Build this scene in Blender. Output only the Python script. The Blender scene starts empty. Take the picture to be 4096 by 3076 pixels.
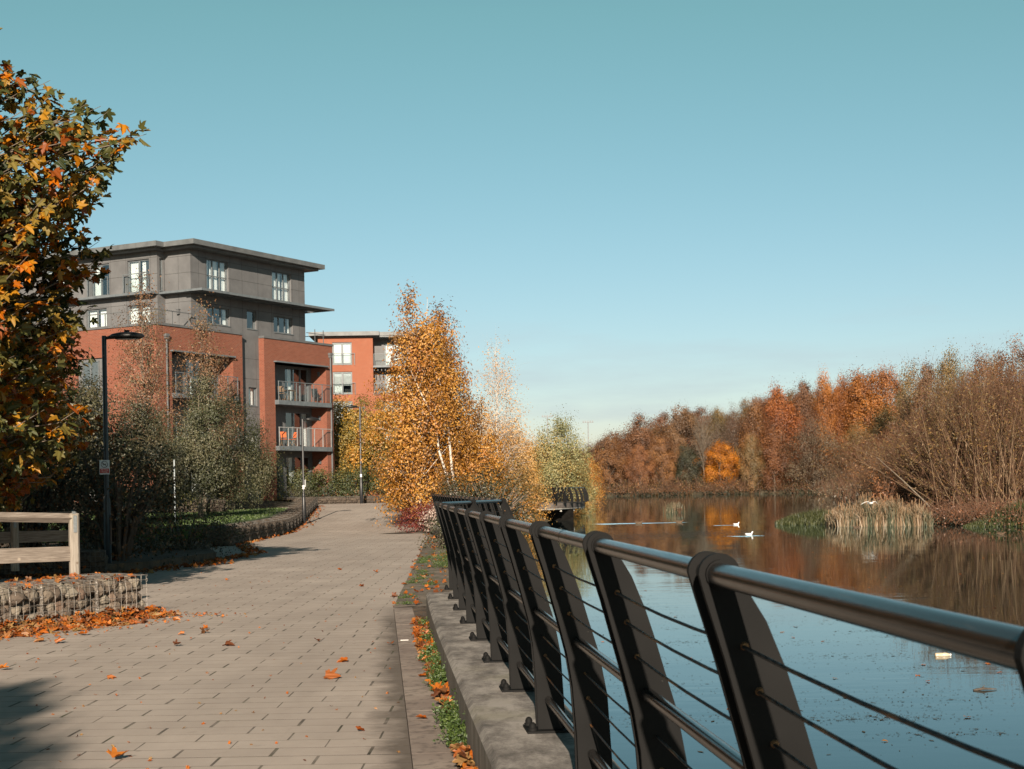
import bpy, math, random
import numpy as np
from mathutils import Vector, Matrix
R = math.radians
rng = np.random.default_rng(11)
random.seed(5)
SC = bpy.context.scene
COL = SC.collection
EYE = 1.65
FPX = 6100.0
TH = 0.0175

def W(sx, sy, Y):
    """photo pixel at distance Y -> world point (used to measure where things stand)"""
    u = sx - 2048; v = 1955 - sy
    c, s = math.cos(TH), math.sin(TH)
    return Vector(((u*c+v*s)/FPX*Y, Y, EYE+(-u*s+v*c)/FPX*Y))

def WX(sx, Y): return W(sx, 1955, Y).x
def WZ(sx, sy, Y): return W(sx, sy, Y).z

def G(sx, sy, z=0.0):
    u = sx - 2048; v = 1955 - sy
    c, s = math.cos(TH), math.sin(TH)
    vp = -u*s+v*c
    Y = (z-EYE)*FPX/vp
    return Vector(((u*c+v*s)/FPX*Y, Y, z))

def smooth(a, b, x):
    t = min(1, max(0, (x-a)/(b-a)))
    return t*t*(3-2*t)

def gz(Y):
    """height of the path"""
    return 0.0 if Y < 64 else min(0.9, 0.9*smooth(60, 98, Y)*1.08) if Y < 130 else 0.9

# ------------------------------------------------------------------ mesh builder
class MB:
    def __init__(self):
        self.V = []; self.n = 0; self.F = []
    def add(self, v, f, mat=0, tone=None):
        v = np.asarray(v, dtype=np.float32).reshape(-1, 3)
        f = np.asarray(f, dtype=np.int32)
        if f.ndim == 1: f = f.reshape(1, -1)
        if tone is None: tone = 0.5
        tn = np.empty(len(f), np.float32); tn[:] = tone
        self.F.append((f+self.n, mat, tn)); self.V.append(v); self.n += len(v)
        return self
    def box(self, x0, x1, y0, y1, z0, z1, mat=0, M=None, tone=None):
        v = np.array([(x0,y0,z0),(x1,y0,z0),(x1,y1,z0),(x0,y1,z0),(x0,y0,z1),(x1,y0,z1),(x1,y1,z1),(x0,y1,z1)], float)
        if M is not None:
            v = np.array([M @ Vector(p) for p in v])
        self.add(v, BOXF, mat, tone); return self
    def quad(self, a, b, c, d, mat=0, tone=None):
        self.add([a, b, c, d], [[0, 1, 2, 3]], mat, tone); return self
    def tube(self, pts, rad, n=6, mat=0, cap=True, tone=None, flat=None):
        P = np.asarray(pts, float); m = len(P)
        rad = np.broadcast_to(np.asarray(rad, float), (m,))
        T = np.empty_like(P); T[1:-1] = P[2:]-P[:-2]; T[0] = P[1]-P[0]; T[-1] = P[-1]-P[-2]
        T /= np.maximum(np.linalg.norm(T, axis=1, keepdims=True), 1e-9)
        up = np.array((0, 0, 1.0)) if np.abs(T[:, 2]).mean() < 0.8 else np.array((0, 1.0, 0))
        A = np.cross(T, up); A /= np.maximum(np.linalg.norm(A, axis=1, keepdims=True), 1e-9)
        B = np.cross(A, T)
        if flat is not None: B = B*flat
        ang = np.arange(n)*2*math.pi/n
        v = P[:, None, :]+rad[:, None, None]*(np.cos(ang)[None, :, None]*A[:, None, :]+np.sin(ang)[None, :, None]*B[:, None, :])
        i = np.arange(m-1)[:, None]*n; j = np.arange(n)[None, :]; k = (j+1) % n
        f = np.stack([i+j, i+k, i+n+k, i+n+j], -1).reshape(-1, 4)
        self.add(v.reshape(-1, 3), f, mat, tone)
        if cap:
            self.add(v[0], [list(range(n))[::-1]], mat, tone); self.add(v[-1], [list(range(n))], mat, tone)
        return self
    def lathe(self, prof, n=14, mat=0, M=None):
        """prof: (r, z) pairs round z"""
        ang = np.arange(n)*2*math.pi/n
        v = np.array([(r*math.cos(a), r*math.sin(a), z) for r, z in prof for a in ang])
        if M is not None: v = np.array([M @ Vector(p) for p in v])
        m = len(prof); i = np.arange(m-1)[:, None]*n; j = np.arange(n)[None, :]; k = (j+1) % n
        f = np.stack([i+j, i+k, i+n+k, i+n+j], -1).reshape(-1, 4)
        self.add(v, f, mat); return self
    def data(self, name, mats, smooth=False):
        me = bpy.data.meshes.new(name)
        V = np.concatenate(self.V)
        me.vertices.add(len(V)); me.vertices.foreach_set('co', V.ravel())
        lv = []; st = []; tot = []; mi = []; tn = []; s = 0
        for f, mat, t in self.F:
            k = f.shape[1]; m = len(f)
            lv.append(f.ravel()); st.append(s+np.arange(m)*k); tot.append(np.full(m, k)); mi.append(np.full(m, mat)); tn.append(t); s += m*k
        lv = np.concatenate(lv).astype(np.int32); st = np.concatenate(st).astype(np.int32)
        mi = np.concatenate(mi).astype(np.int32); tn = np.concatenate(tn).astype(np.float32)
        me.loops.add(len(lv)); me.loops.foreach_set('vertex_index', lv)
        me.polygons.add(len(st)); me.polygons.foreach_set('loop_start', st)
        me.polygons.foreach_set('material_index', mi)
        a = me.attributes.new('tone', 'FLOAT', 'FACE'); a.data.foreach_set('value', tn)
        for m in (mats if isinstance(mats, (list, tuple)) else [mats]): me.materials.append(m)
        me.update(calc_edges=True); me.validate()
        me.polygons.foreach_set('use_smooth', np.full(len(me.polygons), bool(smooth)))
        return me
    def build(self, name, mats, parent=None, smooth=False, loc=None, bevel=0):
        return link(name, self.data(name, mats, smooth), parent, loc, bevel)

BOXF = [[0,3,2,1],[4,5,6,7],[0,1,5,4],[1,2,6,5],[2,3,7,6],[3,0,4,7]]

def link(name, me, parent=None, loc=None, bevel=0):
    o = bpy.data.objects.new(name, me); COL.objects.link(o)
    if parent is not None: o.parent = parent
    if loc is not None: o.location = loc
    if bevel:
        b = o.modifiers.new('bevel', 'BEVEL'); b.width = bevel; b.segments = 2; b.limit_method = 'ANGLE'
    return o

def tag(o, label=None, cat=None, group=None, kind=None):
    if label: o['label'] = label
    if cat: o['category'] = cat
    if group: o['group'] = group
    if kind: o['kind'] = kind
    return o

def thing(name, label, cat, loc=(0, 0, 0), rz=0, group=None):
    o = bpy.data.objects.new(name, None); COL.objects.link(o)
    o.empty_display_size = 0.2
    o.location = loc; o.rotation_euler = (0, 0, rz)
    return tag(o, label, cat, group)

def kids(o): return [c for c in bpy.data.objects if c.parent == o]

def dup(o, loc, rz, label, group=None):
    c = o.copy(); COL.objects.link(c); c.location = loc; c.rotation_euler = (0, 0, rz); c['label'] = label
    if group: c['group'] = group
    for ch in kids(o):
        d = ch.copy(); COL.objects.link(d); d.parent = c
        for g in kids(ch):
            e = g.copy(); COL.objects.link(e); e.parent = d
    return c

# ------------------------------------------------------------------ materials
class NT:
    def __init__(self, name):
        self.m = bpy.data.materials.new(name); self.m.use_nodes = True
        self.t = self.m.node_tree; self.t.nodes.clear()
        self.out = self.n('ShaderNodeOutputMaterial')
    def n(self, ty, **kw):
        nd = self.t.nodes.new(ty)
        for k, v in kw.items(): setattr(nd, k, v)
        return nd
    def l(self, a, b): self.t.links.new(a, b)
    def val(self, sock, v):
        if hasattr(v, 'links') or isinstance(v, bpy.types.NodeSocket): self.l(v, sock)
        else: sock.default_value = v
    def math(self, op, a, b=None, c=None):
        nd = self.n('ShaderNodeMath', operation=op)
        for i, x in enumerate((a, b, c)):
            if x is not None: self.val(nd.inputs[i], x)
        return nd.outputs[0]
    def mix(self, f, a, b, mode='MIX'):
        nd = self.n('ShaderNodeMix', data_type='RGBA', blend_type=mode)
        self.val(nd.inputs[0], f)
        for i, x in ((6, a), (7, b)):
            if isinstance(x, tuple): nd.inputs[i].default_value = (*x[:3], 1)
            else: self.l(x, nd.inputs[i])
        return nd.outputs[2]
    def noise(self, vec, scale, detail=4, rough=0.55):
        nd = self.n('ShaderNodeTexNoise'); nd.inputs['Scale'].default_value = scale; nd.inputs['Detail'].default_value = detail
        nd.inputs['Roughness'].default_value = rough
        if vec is not None: self.l(vec, nd.inputs['Vector'])
        return nd.outputs['Fac']
    def ramp(self, fac, stops, interp='LINEAR'):
        nd = self.n('ShaderNodeValToRGB'); cr = nd.color_ramp; cr.interpolation = interp
        while len(cr.elements) < len(stops): cr.elements.new(0.5)
        for e, (p, c) in zip(cr.elements, stops):
            e.position = p; e.color = (*c, 1) if len(c) == 3 else c
        self.l(fac, nd.inputs[0]); return nd.outputs[0]
    def obj(self): return self.n('ShaderNodeTexCoord').outputs['Object']
    def mapping(self, vec, scale=(1, 1, 1), rot=(0, 0, 0), loc=(0, 0, 0)):
        nd = self.n('ShaderNodeMapping'); nd.inputs['Scale'].default_value = scale; nd.inputs['Rotation'].default_value = rot
        nd.inputs['Location'].default_value = loc
        self.l(vec, nd.inputs['Vector']); return nd.outputs[0]
    def bump(self, h, strength=0.3, dist=0.02):
        nd = self.n('ShaderNodeBump'); nd.inputs['Strength'].default_value = strength; nd.inputs['Distance'].default_value = dist
        self.l(h, nd.inputs['Height']); return nd.outputs[0]
    def bsdf(self, col, rough=0.7, metal=0.0, spec=0.5, normal=None):
        p = self.n('ShaderNodeBsdfPrincipled')
        if isinstance(col, tuple): p.inputs['Base Color'].default_value = (*col[:3], 1)
        else: self.l(col, p.inputs['Base Color'])
        self.val(p.inputs['Roughness'], rough); p.inputs['Metallic'].default_value = metal
        p.inputs['Specular IOR Level'].default_value = spec
        if normal is not None: self.l(normal, p.inputs['Normal'])
        self.l(p.outputs[0], self.out.inputs[0]); return p

def mottled(name, a, b, scale=3, rough=0.8, metal=0, spec=0.4, bump=0.0, bscale=30, bd=0.01, third=None, tscale=20, stretch=(1, 1, 1), lo=.35, hi=.65):
    t = NT(name); o = t.mapping(t.obj(), stretch)
    c = t.ramp(t.noise(o, scale), [(lo, a), (hi, b)])
    if third is not None:
        f = t.ramp(t.noise(o, tscale, 6), [(.5, (0, 0, 0)), (.7, (1, 1, 1))])
        c = t.mix(f, c, third)
    nm = t.bump(t.noise(o, bscale, 5), bump, bd) if bump else None
    t.bsdf(c, rough, metal, spec, nm)
    return t.m

def leafmat(name, stops, trans=0.25, jitter=0.06, rough=0.55, gloss=0.06, vj=0.25, hue0=.5, sat=1.08):
    t = NT(name)
    at = t.n('ShaderNodeAttribute', attribute_name='tone')
    n = len(stops)
    c = t.ramp(at.outputs['Fac'], [((i+.5)/n, s) for i, s in enumerate(stops)])
    oi = t.n('ShaderNodeObjectInfo')
    hs = t.n('ShaderNodeHueSaturation'); t.l(c, hs.inputs['Color'])
    t.l(t.math('MULTIPLY_ADD', oi.outputs['Random'], jitter, hue0-jitter/2), hs.inputs['Hue'])
    hs.inputs['Saturation'].default_value = sat
    r2 = t.math('FRACT', t.math('MULTIPLY', oi.outputs['Random'], 37.3))
    t.l(t.math('MULTIPLY_ADD', r2, vj, 1-vj/2), hs.inputs['Value'])
    d = t.n('ShaderNodeBsdfDiffuse'); tr = t.n('ShaderNodeBsdfTranslucent'); g = t.n('ShaderNodeBsdfGlossy')
    g.inputs['Roughness'].default_value = rough
    for x in (d, tr): t.l(hs.outputs[0], x.inputs[0])
    m1 = t.n('ShaderNodeMixShader'); m1.inputs[0].default_value = trans; t.l(d.outputs[0], m1.inputs[1]); t.l(tr.outputs[0], m1.inputs[2])
    m2 = t.n('ShaderNodeMixShader'); m2.inputs[0].default_value = gloss; t.l(m1.outputs[0], m2.inputs[1]); t.l(g.outputs[0], m2.inputs[2])
    t.l(m2.outputs[0], t.out.inputs[0])
    return t.m

M = {}
M['bark'] = mottled('bark', (.10, .075, .055), (.19, .15, .11), 14, bump=.6, bscale=40, stretch=(1, 1, .3))
M['bark_dark'] = mottled('bark_dark', (.05, .038, .03), (.10, .078, .06), 14, bump=.5, bscale=40, stretch=(1, 1, .3))
M['bark_pale'] = mottled('bark_pale', (.42, .36, .30), (.62, .56, .50), 8, bump=.3, third=(.08, .065, .05), tscale=7, stretch=(1, 1, 2.5))
M['twig_tan'] = mottled('twig_tan', (.15, .09, .05), (.27, .18, .11), 3)
M['twig_brown'] = mottled('twig_brown', (.055, .028, .015), (.12, .058, .030), 3)
M['twig_grey'] = mottled('twig_grey', (.11, .085, .065), (.19, .155, .125), 3)
M['lf_plane'] = leafmat('plane_leaves', [(.028, .036, .012), (.055, .06, .018), (.095, .088, .028), (.17, .13, .038), (.36, .18, .035), (.42, .13, .026), (.20, .06, .02)], .2, 0, .5, .03)
M['lf_birch'] = leafmat('birch_leaves', [(.15, .072, .022), (.31, .14, .035), (.45, .215, .05), (.55, .31, .09), (.38, .155, .038)], .25, .01, vj=.1)
M['lf_pale'] = leafmat('pale_orange_leaves', [(.40, .20, .07), (.58, .33, .13), (.62, .40, .19)], .25, .01, vj=.1)
M['lf_orange'] = leafmat('orange_leaves', [(.27, .095, .02), (.45, .165, .03), (.56, .23, .045)], .25, .01, vj=.05)
M['lf_rust'] = leafmat('rust_leaves', [(.12, .056, .028), (.20, .088, .038), (.28, .128, .05)], .2, .012, vj=.25)
M['lf_rust_bright'] = leafmat('bright_rust_leaves', [(.17, .062, .024), (.29, .105, .034), (.38, .15, .045)], .2, .012, vj=.2)
M['lf_brown'] = leafmat('brown_leaves', [(.085, .042, .022), (.15, .072, .036), (.22, .108, .052)], .2, .025, vj=.3)
M['lf_greybrown'] = leafmat('greybrown_leaves', [(.07, .048, .032), (.115, .078, .052), (.16, .11, .07)], .2, .03, vj=.25)
M['lf_olive'] = leafmat('olive_leaves', [(.014, .018, .008), (.032, .036, .015), (.055, .053, .023), (.085, .07, .034)], .2, .02, vj=.15)
M['lf_olive_brown'] = leafmat('olive_brown_leaves', [(.10, .075, .03), (.17, .115, .042), (.24, .14, .05)], .2, .02, vj=.2)
M['lf_crab'] = leafmat('greygreen_leaves', [(.016, .020, .009), (.036, .042, .017), (.066, .068, .030), (.125, .112, .06), (.05, .055, .022)], .2, .0, vj=.05)
M['lf_sparse'] = leafmat('thin_brown_leaves', [(.10, .062, .04), (.17, .10, .06), (.26, .13, .065), (.10, .09, .045)], .2, .0, vj=.05)
M['lf_yellow'] = leafmat('yellow_leaves', [(.075, .072, .022), (.17, .135, .035), (.33, .21, .05), (.44, .25, .055)], .25, .0, vj=.05)
M['lf_willow'] = leafmat('willow_leaves', [(.14, .145, .06), (.24, .23, .105), (.34, .29, .13), (.44, .30, .11)], .25, 0, vj=.05)
M['lf_hedge'] = leafmat('hedge_leaves', [(.016, .026, .009), (.034, .048, .014), (.065, .072, .02), (.14, .115, .03)], .15, 0, vj=.05)
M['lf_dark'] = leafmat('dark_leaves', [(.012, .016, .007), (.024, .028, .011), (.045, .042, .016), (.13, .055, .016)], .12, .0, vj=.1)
M['lf_lime'] = leafmat('lime_leaves', [(.12, .13, .03), (.19, .19, .05), (.26, .24, .08)], .2, .0, vj=.05)
M['lf_red'] = leafmat('red_leaves', [(.07, .010, .009), (.13, .018, .014), (.19, .032, .022), (.11, .014, .011)], .2, 0, vj=.05)
M['lf_white'] = leafmat('pale_pink_leaves', [(.34, .24, .20), (.45, .36, .31)], .2, 0, vj=.05)
M['lf_fallen'] = leafmat('fallen_leaves', [(.09, .035, .018), (.21, .062, .022), (.32, .095, .028), (.42, .155, .05), (.25, .085, .035), (.27, .17, .075), (.15, .07, .035)], .12, 0, .5, .03, vj=.1)
M['grass'] = leafmat('grass_blades', [(.03, .055, .012), (.06, .10, .022), (.09, .13, .03)], .25, 0, vj=.05)
M['bankgrass'] = leafmat('bank_grass', [(.03, .040, .013), (.06, .072, .022), (.115, .118, .042)], .25, 0, vj=.05)
M['reed'] = leafmat('reeds', [(.065, .075, .045), (.11, .115, .07), (.22, .165, .105), (.36, .27, .18), (.24, .15, .085)], .25, 0, vj=.05)
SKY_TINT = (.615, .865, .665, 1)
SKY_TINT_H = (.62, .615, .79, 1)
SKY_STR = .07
SUN_STR = 5.0
EXPO = .88
# ------------------------------------------------------------------ more materials
def paving():
    t = NT('grey_concrete_flags'); o = t.obj()
    s = t.n('ShaderNodeSeparateXYZ'); t.l(o, s.inputs[0])
    RH, BW = 0.306, 0.612
    wob = t.math('MULTIPLY_ADD', t.noise(o, 1.3, 2), .012, -.006)
    yy = t.math('DIVIDE', t.math('ADD', s.outputs[1], wob), RH)
    row = t.math('FLOOR', yy); fy = t.math('FRACT', yy)
    rn = t.n('ShaderNodeTexWhiteNoise', noise_dimensions='1D'); t.l(row, rn.inputs['W'])
    off = t.math('ADD', t.math('MULTIPLY', t.math('MODULO', row, 2.0), .5), t.math('MULTIPLY_ADD', rn.outputs[0], .07, -.035))
    xx = t.math('ADD', t.math('DIVIDE', t.math('ADD', s.outputs[0], wob), BW), off)
    colm = t.math('FLOOR', xx); fx = t.math('FRACT', xx)
    # joint half widths vary from flag to flag
    cv = t.n('ShaderNodeCombineXYZ'); t.l(colm, cv.inputs[0]); t.l(row, cv.inputs[1])
    wn = t.n('ShaderNodeTexWhiteNoise', noise_dimensions='2D'); t.l(cv.outputs[0], wn.inputs['Vector'])
    jw = t.math('MULTIPLY_ADD', t.math('POWER', wn.outputs[0], 1.4), .016, .004)
    ex = t.math('MINIMUM', fx, t.math('SUBTRACT', 1.0, fx))
    ey = t.math('MINIMUM', fy, t.math('SUBTRACT', 1.0, fy))
    def edge(e, w):
        mr = t.n('ShaderNodeMapRange'); mr.inputs[3].default_value = 1; mr.inputs[4].default_value = 0
        t.l(e, mr.inputs[0]); t.val(mr.inputs[1], w); t.val(mr.inputs[2], t.math('MULTIPLY_ADD', w, 1.25, .0015) if not isinstance(w, float) else w*1.25+.0015)
        return mr.outputs[0]
    jx = edge(ex, jw)
    rj = t.n('ShaderNodeTexWhiteNoise', noise_dimensions='1D'); t.l(t.math('ADD', row, 77.0), rj.inputs['W'])
    jy = t.math('MULTIPLY', edge(ey, .024), t.math('MULTIPLY_ADD', rj.outputs[0], .5, .35))
    j = t.math('MAXIMUM', jx, jy)
    n1 = t.noise(o, .55, 5, .6); n2 = t.noise(o, 9, 4); n3 = t.noise(o, 160, 3, .7)
    c = t.ramp(n1, [(.3, (.38, .322, .28)), (.72, (.53, .452, .39))])
    c = t.mix(t.math('MULTIPLY_ADD', wn.outputs[0], .40, 0.0), c, (.34, .285, .245))
    c = t.mix(t.math('MULTIPLY', n2, .30), c, (.30, .25, .21))
    sp = t.ramp(n3, [(.52, (0, 0, 0)), (.75, (1, 1, 1))]); c = t.mix(t.math('MULTIPLY', sp, .28), c, (.13, .11, .095))
    sl = t.ramp(t.noise(o, 90, 2), [(.68, (0, 0, 0)), (.75, (1, 1, 1))]); c = t.mix(t.math('MULTIPLY', sl, .35), c, (.46, .42, .37))
    big = t.ramp(t.noise(t.mapping(o, (.9, .25, 1)), .7, 5, .65), [(.40, (0, 0, 0)), (.62, (1, 1, 1))]); c = t.mix(t.math('MULTIPLY', big, .42), c, (.255, .21, .178))
    spt = t.ramp(t.noise(o, 3.4, 6, .7), [(.60, (0, 0, 0)), (.72, (1, 1, 1))]); c = t.mix(t.math('MULTIPLY', spt, .38), c, (.19, .155, .125))
    gum = t.n('ShaderNodeTexVoronoi'); gum.inputs['Scale'].default_value = 2.1; t.l(o, gum.inputs['Vector'])
    gm = t.ramp(gum.outputs['Distance'], [(.035, (1, 1, 1)), (.06, (0, 0, 0))]); c = t.mix(t.math('MULTIPLY', gm, .5), c, (.13, .105, .09))
    # damp mossy band along the kerb
    edgep = t.math('ADD', s.outputs[0], t.math('MULTIPLY', s.outputs[1], .0868))
    kn = t.math('ADD', edgep, t.math('MULTIPLY_ADD', t.noise(o, 2.2, 5, .7), .55, -.27))
    mm = t.n('ShaderNodeMapRange'); t.l(kn, mm.inputs[0]); mm.inputs[1].default_value = -.10; mm.inputs[2].default_value = .13
    near = t.n('ShaderNodeMapRange'); t.l(s.outputs[1], near.inputs[0]); near.inputs[1].default_value = 22; near.inputs[2].default_value = 19
    mm2 = t.math('MULTIPLY', t.math('MULTIPLY', mm.outputs[0], near.outputs[0]), .8)
    c = t.mix(mm2, c, (.075, .058, .044))
    mossn = t.ramp(t.noise(o, 1.7, 4, .6), [(.45, (.050, .041, .030)), (.65, (.060, .062, .028))]); c = t.mix(t.math('MULTIPLY', j, t.math('MULTIPLY_ADD', t.noise(o, 2.6, 4), 1.5, -.02)), c, mossn)
    h = t.math('SUBTRACT', t.math('MULTIPLY', n3, .12), j)
    t.bsdf(c, .85, 0, .3, t.bump(h, .6, .006)); return t.m
M['paving'] = paving()

def brick(name, c1, c2, mortar, scale=1.0):
    t = NT(name); tc = t.n('ShaderNodeTexCoord'); s = t.n('ShaderNodeSeparateXYZ'); t.l(tc.outputs['Object'], s.inputs[0])
    nn = t.n('ShaderNodeSeparateXYZ'); t.l(tc.outputs['Normal'], nn.inputs[0])
    g = t.math('GREATER_THAN', t.math('ABSOLUTE', nn.outputs[0]), .6)
    u = t.math('ADD', t.math('MULTIPLY', s.outputs[0], t.math('SUBTRACT', 1.0, g)), t.math('MULTIPLY', s.outputs[1], g))
    cv = t.n('ShaderNodeCombineXYZ'); t.l(u, cv.inputs[0]); t.l(s.outputs[2], cv.inputs[1])
    b = t.n('ShaderNodeTexBrick'); t.l(cv.outputs[0], b.inputs['Vector'])
    b.inputs['Scale'].default_value = scale; b.inputs['Brick Width'].default_value = .225; b.inputs['Row Height'].default_value = .075
    b.inputs['Mortar Size'].default_value = .009; b.inputs['Mortar Smooth'].default_value = .1; b.inputs['Bias'].default_value = -.1
    b.inputs['Color1'].default_value = (*c1, 1); b.inputs['Color2'].default_value = (*c2, 1); b.inputs['Mortar'].default_value = (*mortar, 1)
    o = tc.outputs['Object']
    c = t.mix(t.math('MULTIPLY', t.noise(o, .8, 8, .7), .75), b.outputs['Color'], (c1[0]*.62, c1[1]*.6, c1[2]*.6))
    ef = t.ramp(t.noise(t.mapping(o, (1.0, 1.0, 1.6)), .9, 6, .7), [(.62, (0, 0, 0)), (.80, (.6, .6, .6))]); c = t.mix(ef, c, (c1[0]*1.25, c1[1]*1.7, c1[2]*1.9))
    t.bsdf(c, .85, 0, .25, t.bump(t.math('SUBTRACT', 1.0, b.outputs['Fac']), .4, .01)); return t.m
M['brick'] = brick('red_brick', (.255, .078, .044), (.175, .050, .029), (.25, .165, .125))
M['brick_far'] = brick('orange_red_brick', (.33, .10, .05), (.28, .083, .042), (.29, .18, .13))
M['clad'] = mottled('grey_cladding', (.106, .105, .107), (.138, .137, .139), 1.2, .65, bump=.05)
M['clad_joint'] = mottled('cladding_joint', (.03, .03, .03), (.045, .043, .04), 3)
M['clad_dark'] = mottled('dark_grey_panel', (.095, .098, .102), (.125, .127, .13), 2, .55)
M['gmetal'] = mottled('blue_grey_metal', (.10, .115, .125), (.14, .155, .165), 3, .5)
M['roofmetal'] = mottled('roof_edge_metal', (.10, .105, .107), (.14, .146, .148), 2, .5, .1)
M['frame'] = mottled('window_frame_grey', (.10, .115, .125), (.14, .15, .155), 5, .45)
M['white'] = mottled('white_paint', (.72, .70, .67), (.80, .78, .75), 4, .6)
M['curtain'] = mottled('white_curtain', (.78, .77, .76), (.90, .89, .88), 3, .9)
M['blind'] = mottled('grey_blind', (.42, .43, .43), (.52, .53, .53), 3, .9)
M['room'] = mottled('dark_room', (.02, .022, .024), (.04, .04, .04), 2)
M['wood_furn'] = mottled('garden_furniture_wood', (.16, .10, .06), (.24, .15, .09), 8)
M['orange_cloth'] = mottled('orange_canvas', (.72, .13, .03), (.80, .17, .04), 6)
M['darkitem'] = mottled('dark_plastic', (.02, .02, .02), (.04, .04, .04), 6, .5)

def glassmat(name, tint, refl, rough=.02):
    t = NT(name); tr = t.n('ShaderNodeBsdfTransparent'); tr.inputs[0].default_value = (*tint, 1)
    g = t.n('ShaderNodeBsdfGlossy'); g.inputs['Roughness'].default_value = rough; g.inputs[0].default_value = (.95, .98, 1, 1)
    geo = t.n('ShaderNodeNewGeometry'); dp = t.n('ShaderNodeVectorMath', operation='DOT_PRODUCT'); t.l(geo.outputs['Normal'], dp.inputs[0]); t.l(geo.outputs['Incoming'], dp.inputs[1])
    f = t.math('MULTIPLY_ADD', t.math('POWER', t.math('SUBTRACT', 1.0, t.math('ABSOLUTE', dp.outputs['Value'])), 4.0), .9, refl)
    nb = t.bump(t.noise(t.obj(), .8, 1), .05, .05); t.l(nb, g.inputs['Normal'])
    mx = t.n('ShaderNodeMixShader'); t.l(f, mx.inputs[0]); t.l(tr.outputs[0], mx.inputs[1]); t.l(g.outputs[0], mx.inputs[2])
    t.l(mx.outputs[0], t.out.inputs[0]); return t.m
M['glass'] = glassmat('window_glass', (.80, .85, .85), .19)
M['glass_rail'] = glassmat('balustrade_glass', (.9, .93, .93), .04)

def blackpaint():
    t = NT('black_gloss_paint'); o = t.obj()
    c = t.ramp(t.noise(o, 6, 4), [(.3, (.0065, .0064, .0063)), (.7, (.011, .0107, .0105))])
    w = t.ramp(t.noise(o, 55, 4, .75), [(.70, (0, 0, 0)), (.76, (1, 1, 1))]); c = t.mix(t.math('MULTIPLY', w, .45), c, (.13, .118, .105))
    dust = t.ramp(t.noise(t.mapping(o, (1, 1, .35)), 3.0, 5, .65), [(.40, (0, 0, 0)), (.75, (1, 1, 1))]); c = t.mix(t.math('MULTIPLY', dust, .2), c, (.015, .0138, .013))
    t.bsdf(c, t.math('MULTIPLY_ADD', t.noise(o, 12, 3), .18, .58), 0, .10, t.bump(t.noise(o, 260, 2), .12, .002)); return t.m
M['black'] = blackpaint()
def railpaint():
    t = NT('black_rail_paint'); o = t.obj()
    c = t.ramp(t.noise(o, 5, 4), [(.3, (.012, .011, .010)), (.7, (.020, .018, .017))])
    sc = t.ramp(t.noise(t.mapping(o, (60, 1.2, 60)), 3, 3), [(.60, (0, 0, 0)), (.72, (1, 1, 1))]); c = t.mix(t.math('MULTIPLY', sc, .25), c, (.12, .085, .065))
    t.bsdf(c, t.math('MULTIPLY_ADD', t.noise(t.mapping(o, (50, 1.2, 50)), 4, 3), .12, .15), 0, .4, t.bump(t.noise(t.mapping(o, (1, .06, 1)), 160, 2), .06, .002)); return t.m
M['rail'] = railpaint()
def cablemat():
    t = NT('rusting_cable'); o = t.obj()
    s = t.n('ShaderNodeSeparateXYZ'); t.l(o, s.inputs[0])
    f = t.ramp(t.noise(o, 2.6, 4, .7), [(.52, (0, 0, 0)), (.66, (1, 1, 1))])
    c = t.mix(f, (.018, .016, .015), (.28, .12, .04))
    w = t.n('ShaderNodeTexWave'); w.inputs['Scale'].default_value = 60; t.l(o, w.inputs['Vector'])
    t.bsdf(c, .6, 0, .4, t.bump(w.outputs['Fac'], .5, .002)); return t.m
M['cable'] = cablemat()
M['rust'] = mottled('rusty_fitting', (.10, .05, .022), (.24, .12, .05), 60, .8)
M['lampblack'] = mottled('lamp_post_black', (.012, .012, .013), (.022, .021, .021), 5, .38, 0, .5)

def concrete():
    t = NT('weathered_plinth_concrete'); o = t.obj()
    c = t.ramp(t.noise(t.mapping(o, (1.5, .8, 1)), 2.4, 10, .76), [(.38, (.085, .075, .067)), (.47, (.19, .168, .15)), (.58, (.37, .335, .30))])
    c = t.mix(t.math('MULTIPLY', t.noise(t.mapping(o, (.5, 2.4, 1)), 12, 5, .7), .5), c, (.165, .147, .13))
    d = t.ramp(t.noise(t.mapping(o, (.35, 1, 1)), 38, 4, .7), [(.60, (0, 0, 0)), (.70, (1, 1, 1))]); c = t.mix(t.math('MULTIPLY', d, .5), c, (.42, .38, .33))
    g = t.ramp(t.noise(o, 1.1, 5), [(.58, (0, 0, 0)), (.70, (1, 1, 1))]); c = t.mix(t.math('MULTIPLY', g, .35), c, (.17, .155, .085))
    t.bsdf(c, .9, 0, .25, t.bump(t.noise(o, 70, 5, .7), .5, .006)); return t.m
M['plinth'] = concrete()
def boardmark():
    t = NT('board_marked_concrete'); o = t.obj()
    c = t.ramp(t.noise(t.mapping(o, (4, 4, .5)), 5, 5, .65), [(.35, (.075, .062, .050)), (.65, (.19, .165, .135))])
    t.bsdf(c, .9, 0, .2, t.bump(t.noise(t.mapping(o, (8, 8, .4)), 9, 4), .6, .008)); return t.m
M['plinth_side'] = boardmark()
M['kerb'] = mottled('kerb_stone', (.20, .155, .13), (.30, .245, .205), 1.5, .85, bump=.3, bscale=120, third=(.115, .09, .075), tscale=14)
M['soil'] = mottled('soil', (.055, .04, .028), (.12, .085, .058), 3, .95, bump=.8, bscale=25, bd=.03, third=(.16, .09, .045), tscale=9)
M['railgrey'] = mottled('balcony_rail_grey', (.24, .24, .24), (.31, .31, .31), 3, .5)
M['verge'] = mottled('verge_earth', (.10, .078, .058), (.20, .16, .125), 1.4, .95, bump=.6, bscale=30, bd=.02, third=(.065, .07, .03), tscale=3)
M['land'] = mottled('land', (.045, .036, .022), (.085, .065, .04), .3, .95, bump=.5, bscale=4, bd=.1)
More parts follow.
